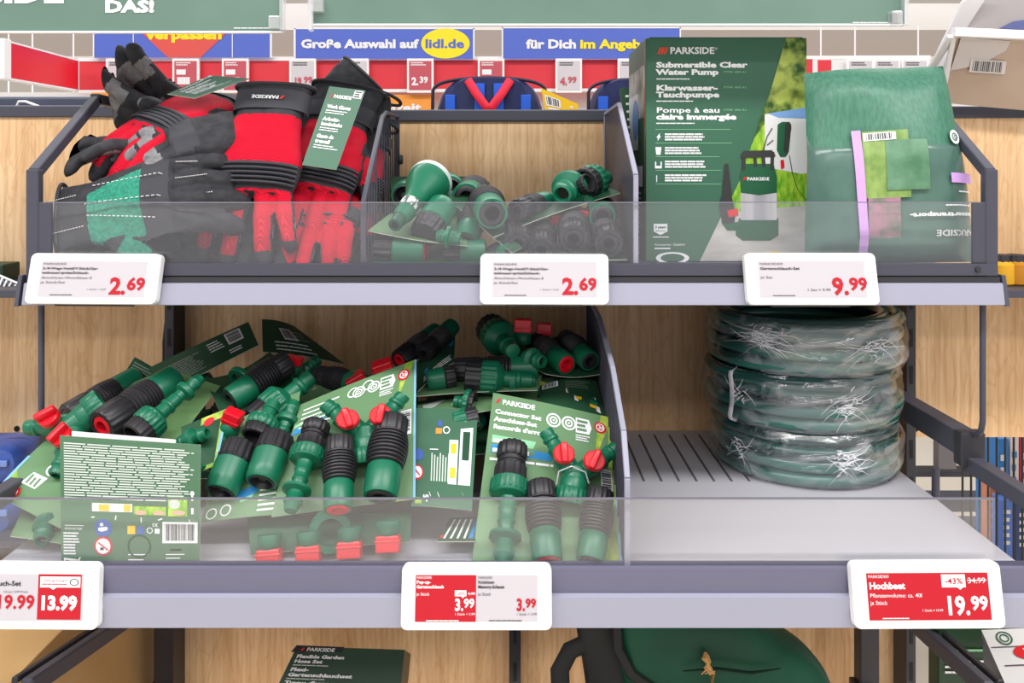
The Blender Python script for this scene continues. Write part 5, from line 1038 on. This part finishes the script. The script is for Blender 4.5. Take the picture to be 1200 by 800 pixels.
for i, (x, c, pr_, lab) in enumerate(((124, 0, None, 'grey paper price tag without visible price at the left end of the red rail'), (202, 1, None, 'rose price tag on the red rail above the top left gloves'), (260, 1, None, 'rose price tag on the red rail behind the top of the glove pile'), (339, 0, ('19', '99'), 'pale price tag reading 19.99 on the red rail above the big red glove'), (401, 0, None, 'pale price tag on the red rail behind the black glove cuff'), (477, 1, ('2', '39'), 'rose price tag reading 2.39 on the red rail above the left backpack'), (560, 1, None, 'rose price tag on the red rail just above the left backpack handle'), (651, 0, ('4', '99'), 'pale price tag reading 4.99 on the red rail between the backpacks'), (724, 0, None, 'pale price tag on the red rail beside the pump carton'), (993, 0, None, 'first pale price tag on the white rail above the garden bag'), (1024, 0, None, 'second pale price tag on the white rail above the garden bag'), (1057, 0, None, 'third pale price tag on the white rail above the garden bag'))):
    Y = YB - .022; t = thing('paper_price_tag', lab, 'price tag', P(x + 16, 108, Y), 'paper price tags on the red rail')
    s = Sheet(P(x, 68.5, Y), P(x + 31, 68.5, Y), P(x + 31, 108.5, Y), P(x, 108.5, Y), 31, 40); s.base(LEDW, LEDW, .008); s.rect(2.4, 3, 28.6, 37, TREDD if c else mat('tag_pale', (214, 208, 214), .5), .001); ink = WHITE if c else TXTG; s.bars(4.5, 4.6, 18, 2, 2.4, ink, .5, seed=i, off=.0018)
    if pr_:
        pc = WHITE if c else TREDD; s.text(pr_[0] + '.', 5.5, 31, 8.5, pc, 8 if len(pr_[0]) == 1 else 11, .002, .05); s.text(pr_[1], 14.6 if len(pr_[0]) == 1 else 17.2, 28.5, 7, pc, 10, .002, .04)
    elif c: s.rect(5, 13, 16, 19, WHITE, .0018); s.text('1.99', 5, 31, 8, WHITE, 20, .002, .04) if False else s.bars(6, 22, 16, 1, 12, WHITE, .7, 3, .0018)
    s.mb.build('holder', t)
s = Sheet(P(420, 111, YB), P(508, 111, YB), P(508, 140, YB), P(420, 140, YB), 88, 29, mb=MB()); s.base(mat('sign_orange', (246, 158, 62), .5), ORG, .004); s.text('Freizeit', 12, 20, 10, WHITE, 62, .001, .04)
tag(s.mb.build('orange_sign'), 'orange sign reading Freizeit under the red rail behind the upper tray', 'sign')
# ---------------------------------------------------------------- backpacks standing on the far side
NAVY = mat('navy_nylon', (38, 46, 92), 0.55, rgb2=(30, 36, 76), scale=(50, 50, 50), spec=.3); RBLUE = mat('royal_webbing', (26, 92, 214), 0.6); RWEB = mat('red_webbing', (228, 22, 58), 0.6)
def backpack(label, x0, x1, ytop, Y, loop=True):
    cx_ = (x0 + x1) / 2; t = thing('backpack', label, 'backpack', P(cx_, 330, Y), 'navy backpacks'); a = (x1 - x0) / 2000 * Y; zt = zpx(ytop, Y); zb_ = zpx(330, Y); xc = xpx(cx_, Y)
    b = MB(); n = 40; vs = []; lay = ((-.055, .80), (-.048, .93), (-.02, 1.0), (.02, 1.0), (.055, .93), (.062, .8))
    for dy, sc in lay:
        for i in range(n):
            q = 2 * math.pi * i / n; c, s_ = math.cos(q), math.sin(q); vs.append((xc + a * sc * math.copysign(abs(c) ** .5, c), Y + .07 + dy, (zt + zb_) / 2 + (zt - zb_) / 2 * (.93 + .07 * sc) * math.copysign(abs(s_) ** .42, s_) - (.035 * abs(c) ** 4 if s_ > 0 else 0)))
    fs = [[j * n + i, j * n + (i + 1) % n, (j + 1) * n + (i + 1) % n, (j + 1) * n + i] for j in range(len(lay) - 1) for i in range(n)] + [list(range(n)), [(len(lay) - 1) * n + i for i in range(n)][::-1]]
    b.add(vs, fs, NAVY, True); b.build('bag_body', t)
    b = MB(); b.tube([(xc + a * .97 * math.cos(q), Y + .022, zt - .035 + .033 * abs(math.sin(q)) ** .5 - (.05 if math.sin(q) < .05 else 0)) for q in [math.pi * i / 24 for i in range(25)]], .003, mat('navy_piping', (22, 26, 52), .5), 6); b.build('piping', t)
    for dx in (-.66, .62): MB().box((xc + a * dx - .008, Y + .012, zb_ + .02), (xc + a * dx + .008, Y + .017, zt - .030), RBLUE, .001).build('side_strap', t)
    if loop:
        for dx in (-.16, .16): MB().box((xc + a * dx - .008, Y + .010, zb_ + .02), (xc + a * dx + .008, Y + .016, zt - .012), RBLUE, .001).build('centre_strap', t)
        MB().tube([(xc - a * .36, Y + .012, zt - .006), (xc - a * .22, Y + .004, zt - .028), (xc - a * .05, Y, zt - .050), (xc + a * .05, Y, zt - .050), (xc + a * .22, Y + .004, zt - .028), (xc + a * .36, Y + .012, zt - .006)], .0068, RWEB, 8, sq=.3, flat=(0, 1, 0)).build('haul_loop', t)
    return t
BP = backpack('navy backpack with red haul loop behind the loose fittings', 503, 643, 88, 1.36)
backpack('navy backpack half hidden behind the left flank of the pump carton', 689, 800, 90, 1.36, False)
t = BP; Y = 1.345
s = Sheet(P(634, 103, Y), P(678, 122, Y), P(676, 136, Y), P(640, 136, Y), 44, 30); s.base(YEL, YEL, .001); s.barcode(3, 6, 22, 18, WHITE, BLACK, 8); s.bars(5, 20, 16, 2, 4, WHITE); s.disc(36, 12, 2, 2, WHITE); s.mb.build('hang_tag', t, 'yellow hang tag')
t = thing('rear_shelf', 'shelf on the far side of the oak panel under the navy backpacks', 'shelf', P(620, 335, 1.4)); [MB().box((x_, 1.27, 0), (x_ + .02, 1.30, zpx(330, 1.36) - .012), STEEL, .001).build('leg', t) for x_ in (-1.0, .50)]; MB().box((-1.05, 1.25, zpx(330, 1.36) - .012), (.53, 1.60, zpx(330, 1.36) - .0005), STEEL, .001).build('shelf_sheet', t)
pts = [P(735, 102, 1.21), P(748, 100, 1.21), P(748, 200, 1.21), P(735, 200, 1.21)]
t = thing('green_blister_card', 'narrow dark green package edge standing between divider and pump carton', 'package', P(741, 300, 1.1)); s = Sheet(P(727, 103, 1.165), P(744, 102, 1.165), P(752, 290, 1.10), P(744, 292, 1.10), 20, 200); s.base(CARDB, CARDB, .012); s.bars(6, 10, 10, 14, 10, WHITE, .3, seed=9); s.barcode(3, 130, 17, 158, WHITE, BLACK, 8, vert=True); s.mb.build('card', t)
# ---------------------------------------------------------------- left and right neighbours
t = thing('neighbour_shelf', 'shallow shelf of the left neighbouring bay with wire goods', 'shelf', P(-60, 350, 1.08)); z_ = zpx(349, 1.06)
MB().box((-.95, 1.06, z_), (-.516, 1.188, z_ + .010), STEEL, .001).build('shelf_sheet', t)
t2 = thing('neighbour_shelf', 'shallow shelf of the right neighbouring bay with yellow goods', 'shelf', P(1260, 350, 1.08)); MB().box((.516, 1.06, z_), (.95, 1.188, z_ + .010), STEEL, .001).build('shelf_sheet', t2)
def neighbour(xs, mats_, cat, name, lab):
    pass
for i, (px, c, lab) in enumerate(((1172, (232, 172, 30), 'yellow round pack next to the right end of the upper tray'), (1190, (196, 128, 20), 'amber round pack at the right picture edge beside the upper tray'), (1216, (226, 180, 40), 'yellow pack just beyond the right picture edge'))):
    if i == 2: continue
    p_ = P(px, 330, 1.11); t = thing('yellow_pack', lab, 'package', (p_.x, p_.y, z_ + .010), 'yellow packs on the right neighbouring shelf'); m_ = mat('pack_yellow_%d' % i, c, .4)
    MB().lathe([(0, .016), (.002, .018), (.026, .018), (.030, .012), (.034, .010)], m_, Matrix.Translation((p_.x, p_.y, z_ + .0105))).build('pack_body', t); MB().lathe([(.030, .0125), (.038, .0122), (.039, .010)], STEEL2, Matrix.Translation((p_.x, p_.y, z_ + .0105)), flute=10).build('lid', t)
t = thing('wire_rack', 'white wire rack with dark pack at the left picture edge beside the price tag', 'rack', P(8, 340, 1.1)); b = MB()
for k in range(6): b.tube([P(-10 + k * 5, 345, 1.085), P(-2 + k * 5, 322 + 3 * k, 1.10), P(4 + k * 5, 345, 1.12)], .0012, WHITE, 5)
b.tube([P(-12, 318, 1.10), P(26, 334, 1.10)], .0016, WHITE, 6); b.build('wires', t); MB().box(P(-40, 343, 1.13), P(24, 306, 1.17), mat('dark_green_pack', (30, 60, 44), .5), .002).build('dark_pack', t)
# dark tub top left, on top of the left bay
t = thing('slate_tray', 'slate blue tray with wire handle on top of the left oak panel', 'tray', P(50, 137, 1.30)); SL = mat('slate_blue', (66, 72, 92), .5)
MB().box((xpx(-80, 1.27), 1.27, zpx(330, 1.36)), (xpx(104, 1.27), 1.40, zpx(113, 1.27)), SL, .004).build('tub', t); MB().tube([P(18, 128, 1.265), P(22, 119, 1.262), P(30, 119, 1.262), P(52, 127, 1.265)], .002, WHITE, 6, flat=(0, 1, 0)).build('handle', t)
tag(MB().box((xpx(107, 1.33), 1.33, zpx(330, 1.36)), (xpx(134, 1.33), 1.36, zpx(108, 1.33)), ORG, .001).build('orange_card'), 'small orange card behind the left end of the glove pile', 'card')
# ---------------------------------------------------------------- white cardboard tray with wrapped box, top right
TANB = mat('tan_wrapped_board', (186, 160, 140), 0.35, rgb2=(200, 178, 160), scale=(5, 5, 5)); WCARD = mat('white_cardboard', (238, 234, 234), 0.6); GRYB = mat('grey_board_side', (168, 160, 158), .6)
t = thing('display_carton', 'white-rimmed tan display carton with a barcode at the top right', 'carton', P(1200, 128, 1.15)); Y = 1.15
a, c, d, e = P(1102, 130, 1.16), P(1124, 34, 1.12), P(1300, 44, 1.10), P(1300, 125, 1.16)
s = Sheet(P(1119, 42, 1.11), P(1300, 50, 1.11), P(1300, 136, 1.165), P(1102, 120, 1.165), 180, 90, bulge=bulge(.003)); s.base(TANB, GRYB, .004); s.mb.build('front_panel', t)
s.mb = MB(); s.b = None; s.poly([(6, 0), (64, 2), (60, 14), (34, 34), (2, 44)], mat('film_fold', (206, 196, 192), .3), .0036); s.barcode(22, 27, 62, 44, mat('film_label', (214, 206, 204), .4), TXTG, 16, off=.0045); s.mb.build('label', t)
MB().beam(P(1117, 38, 1.105), P(1300, 46, 1.105), .012, .012, WCARD).build('front_rim', t)
MB().beam(P(1115, 42, 1.105), P(1090, 82, 1.16), .010, .006, WCARD).build('side_rim', t); MB().beam(P(1117, 44, 1.108), P(1103, 120, 1.165), .006, .006, WCARD).build('corner_edge', t)
MB().prism([P(1118, 36, 1.11), P(1092, 78, 1.19), P(1102, 125, 1.185), P(1104, 120, 1.166)], (1, 0, 0), .003, WCARD).build('side_panel', t)
MB().prism([P(1140, -12, 1.16), P(1128, 2, 1.16), P(1090, 80, 1.20), P(1102, 80, 1.20), P(1162, -12, 1.16)], (0, 1, 0), .006, WCARD).build('rear_flap', t)
MB().prism([P(1150, -10, 1.18), P(1118, 34, 1.18), P(1300, 42, 1.18), P(1300, -10, 1.18)], (0, 1, 0), .004, GRYB).build('rear_panel', t)
tag(MB().prism([P(1172, 33, 1.172), P(1188, 25, 1.172), P(1210, 22, 1.172), P(1210, 36, 1.172)], (0, 1, 0), .004, mat('mauve_pack', (92, 98, 150), .5)).build('blue_pack'), 'corner of a blue-violet pack inside the top right display carton', 'package')
# ---------------------------------------------------------------- below the lower shelf
CBOARD = mat('cardboard', (206, 162, 104), 0.7, rgb2=(214, 174, 118), scale=(10, 10, 10))
t = thing('cardboard_box', 'plain brown cardboard box at the bottom left under the price tag', 'box', (-.66, 1.0, ZC - .80))
b = MB().box((-.84, .78, ZC - .80), (-.492, 1.18, ZC - .5), CBOARD, .002); b.build('box_body', t)
MB().box((-.84, .785, ZC - .4995), (-.486, .98, ZC - .496), CBOARD, .001).build('top_flap', t); MB().box((-.84, .982, ZC - .4995), (-.486, 1.175, ZC - .496), CBOARD, .001).build('top_flap', t)
GC = mat('carton_dark_green', (26, 62, 38), .45)
t = thing('hose_set_carton', 'dark green flexible garden hose carton at the bottom under the lower shelf', 'carton', P(400, 845, 1.08)); s = Sheet(P(348, 757, 1.10), P(474, 761, 1.09), P(464, 862, 1.045), P(300, 855, 1.05), 140, 110)
s.base(GC, GC, .05, mat('carton_side', (120, 116, 92), .5)); s.mb.build('box', t); s.mb = MB()
s.poly([(-1, -1.5), (62, -1), (60, 6), (-4, 8)], BLACK, .0004); s.poly([(7, 6), (10, 6), (12, 2), (9, 2)], REDP, .0008); s.text('PARKSIDE', 15, 6, 4.6, WHITE, 36, .0009, .03)
for y, st, w in ((15.5, 'Flexible Garden', 60), (22, 'Hose Set', 35), (33, 'Flexi-', 22), (40, 'Gartenschlauchset', 76), (50.5, 'Tuyau d\'arrosage', 70), (57, 'extensible', 42)): s.text(st, 6, y, 4.4, WHITE, w, .0006, .05)
for y in (24.5, 42.5, 60): s.bars(6, y, 56, 1, 1.6, mat('grey_white_print', (206, 216, 206), .5), .8, seed=int(y))
s.mb.build('print', t)
# dark green bag with black straps and twine
BAGG = mat('pouch_green', (10, 66, 46), .5, rgb2=(16, 82, 58), scale=(9, 9, 9), spec=.3); BAGB = mat('pouch_black', (14, 16, 16), .6)
t = thing('planter_bag', 'dark green fabric planter bag with black side strap under the lower shelf', 'bag', P(830, 860, 1.0))
def cushion(mb, outline, Y, th, mt, puff=.8):
    pts = [Vector((xpx(x, Y), 0, zpx(y, Y))) for x, y in outline]; c = sum(pts, Vector()) / len(pts); n = len(pts); vs = []; L = ((1, 0), (.985, .45), (.94, .75), (.84, .92), (.6, 1.0), (.25, 1.03))
    fs = []
    for sgn in (-1, 1):
        o = len(vs)
        for sc, h in L:
            for p in pts: q = c + (p - c) * sc; vs.append(Vector((q.x, Y + sgn * th / 2 * h + .004 * noise.noise(Vector((q.x * 18, q.z * 18, sgn))), q.z)))
        fs += [[o + j * n + i, o + j * n + (i + 1) % n, o + (j + 1) * n + (i + 1) % n, o + (j + 1) * n + i] for j in range(len(L) - 1) for i in range(n)] + [[o + (len(L) - 1) * n + i for i in range(n)]]
    mb.add(vs, fs, mt, True); return mb
out = [(716, 700), (790, 692), (860, 700), (905, 733), (940, 752), (962, 776), (974, 800), (984, 850), (980, 880), (760, 882), (735, 850), (724, 780), (716, 740)]
def smooth(o, k=2):
    for _ in range(k):
        q = []
        for i in range(len(o)): a_, b_ = o[i], o[(i + 1) % len(o)]; q += [(a_[0] * .75 + b_[0] * .25, a_[1] * .75 + b_[1] * .25), (a_[0] * .25 + b_[0] * .75, a_[1] * .25 + b_[1] * .75)]
        o = q
    return o
cushion(MB(), smooth(out), 1.0, .075, BAGG).build('bag_front', t)
cushion(MB(), smooth([(668, 690), (720, 686), (728, 720), (734, 780), (752, 830), (770, 882), (690, 882), (690, 830), (682, 770), (676, 740)]), 1.01, .06, BAGB).build('side_panel', t)
MB().tube([P(690, 752, .985), P(668, 762, .98), P(656, 785, .98), P(658, 830, .98), P(672, 870, .985)], .011, BAGB, 10, sq=.3, flat=(0, 1, 0)).build('strap', t)
MB().tube([P(722, 700, .975), P(724, 760, .965), P(740, 790, .962), P(775, 815, .96), P(800, 850, .96)], .006, BAGB, 8, sq=.5, flat=(0, 1, 0)).build('edge_binding', t)
MB().tube([P(800, 786, .957), P(840, 783, .953), P(880, 788, .954), P(915, 783, .957)], [.001, .003, .003, .001], mat('pouch_fold', (6, 44, 30), .6), 6, sq=.4).build('seam', t)
tw = MB(); TW = mat('jute_twine', (196, 150, 92), .8)
tw.tube([P(827, 764, .958), P(826, 771, .955), P(830, 776, .953), P(829, 780, .953), P(835, 788, .952), P(834, 830, .952)], [.002, .0042, .003, .0034, .003, .003], TW, 8); tw.tube([P(829, 767, .956), P(832, 775, .952), P(826, 782, .951), P(833, 790, .95)], .0018, TW, 6)
for a_, c_ in (((826, 789), (838, 786)), ((829, 783), (822, 790))): tw.tube([P(*a_, .950), P(*c_, .949)], .0007, TW, 5)
tw.build('twine', t, 'tan jute twine')
# bottom right: green box and pale printed carton
t = thing('green_carton', 'dark green carton behind the sloping arm at the bottom right', 'carton', P(1130, 840, .98)); a, c = P(1100, 850, .96), P(1172, 722, .96); MB().box((a.x, .96, a.z), (c.x, .985, c.z), GC, .002).build('box', t)
s = Sheet(P(1100, 722, .9585), P(1172, 722, .9585), P(1172, 850, .9585), P(1100, 850, .9585), 60, 100); s.rect(2, 30, 50, 32, MINT); s.bars(6, 40, 40, 3, 5, WHITE, .4); s.mb.build('print', t)
t = thing('pale_carton', 'pale grey carton with green ring mark and red badge at the bottom right corner', 'carton', P(1200, 850, .88)); PG = mat('pale_carton', (226, 224, 222), .5)
TL, TR, BR, BL = P(1150, 738, .93), P(1262, 733, .92), P(1300, 835, .80), P(1196, 842, .80)
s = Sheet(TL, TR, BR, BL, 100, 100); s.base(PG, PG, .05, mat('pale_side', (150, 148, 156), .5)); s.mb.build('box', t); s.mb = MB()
s.ring(20, 12, 8.5, 1.6, PUMPG); s.ring(20, 12, 5, 1.4, PUMPG); s.rect(2, 22, 100, 23.2, SLIT); s.disc(42, 30, 19, 9, REDP); s.text('36', 34, 33, 7, WHITE, off=.0009, bold=.04); s.rect(8, 44, 100, 45.4, SLIT); s.disc(44, 52, 12, 8, YEL, .0009); s.mb.build('print', t)
# ---------------------------------------------------------------- through the gap at the lower right: basket of cartons, far shelves
t = thing('wire_basket', 'dark wire basket at the right edge beyond the side arm', 'basket', P(1170, 690, 1.6)); b = MB(); Y = 1.55
for k in range(13): px = 1128 + k * 10; b.tube([P(px, 508, Y), P(px, 700, Y)], .0022, STEEL2, 6, flat=(0, 1, 0))
for py in (508, 700): b.tube([P(1120, py, Y), P(1260, py, Y)], .004, STEEL2, 6)
b.build('wires', t); MB().box(P(1120, 706, Y + .004), P(1290, 700, Y + .15), STEEL2).build('basket_floor', t)
for i, (x0, x1, y0, c, lab) in enumerate(((1170, 1182, 514, (30, 130, 214), 'slim bright blue carton in the wire basket'), (1184, 1194, 510, (232, 228, 232), 'slim white carton in the wire basket'), (1195, 1206, 512, (206, 40, 60), 'slim red carton in the wire basket'), (1160, 1169, 550, (226, 150, 120), 'slim salmon carton in the wire basket'), (1173, 1188, 586, (90, 130, 214), 'light blue carton low in the wire basket'), (1190, 1212, 590, (60, 80, 130), 'dark blue carton low in the wire basket'))):
    Yc = 1.62 - (.04 if i > 3 else 0); a, c_ = P(x0, 699, Yc), P(x1, y0, Yc); t = thing('slim_carton', lab, 'carton', (a.x, Yc, a.z), 'slim cartons in the wire basket'); m_ = mat('slim_carton_%d' % i, c, .45)
    MB().box((a.x, Yc, a.z), (c_.x, Yc + (.03 if i > 2 else .08), c_.z), m_, .001).build('box', t); s = Sheet(P(x0, y0, Yc - .0008), P(x1, y0, Yc - .0008), P(x1, 699, Yc - .0008), P(x0, 699, Yc - .0008), 10, 100); s.bars(2, 10, 6, 5, 8, WHITE if i != 1 else CYAN, .5, seed=i); s.mb.build('print', t)
t = thing('far_low_shelf', 'dark low shelves of the next aisle seen through the gap at the lower right', 'shelf', P(1100, 620, 2.0)); D = mat('far_dark_board', (52, 54, 68), .5)
for y0, y1, Y in ((545, 559, 2.35), (574, 600, 2.0), (604, 640, 1.80)): MB().box(P(1000, y1, Y), P(1170, y0, Y + .06), D, .002).build('board', t)
for x in (1010, 1100): MB().box(P(x, 520, 2.3), P(x + 14, 545, 2.33), mat('far_dark_post', (112, 108, 112), .5)).build('leg', t)
# blue bags left
BL_ = mat('blue_film_bag', (40, 66, 140), .35, rgb2=(70, 104, 190), scale=(30, 30, 30), spec=.6)
for i, (o_, lab) in enumerate((([(-60, 512), (0, 514), (36, 512), (44, 530), (40, 552), (-10, 566), (-60, 560)], 'blue plastic wrapped pack at the left edge above the card with leaf corner'), ([(-60, 575), (0, 572), (34, 580), (40, 604), (10, 622), (-60, 620)], 'dark blue wrapped pack at the left edge below the card with leaf corner'))):
    t = thing('blue_pack', lab, 'package', P(0, 622, 1.1), 'blue packs in the left neighbouring bay'); cushion(MB(), smooth(o_), 1.13, .08, BL_).build('wrap', t)
    MB().box(P(-50, 540 + i * 58, 1.086), P(10, 546 + i * 58, 1.09), mat('pack_band', (120, 150, 220), .4), .001).build('band', t)
tag(MB().box((-.95, 1.06, zpx(626, 1.1)), (-.535, 1.188, zpx(626, 1.1) + .008), STEEL, .001).build('neighbour_shelf'), 'lower shelf of the left neighbouring bay under the blue packs', 'shelf')
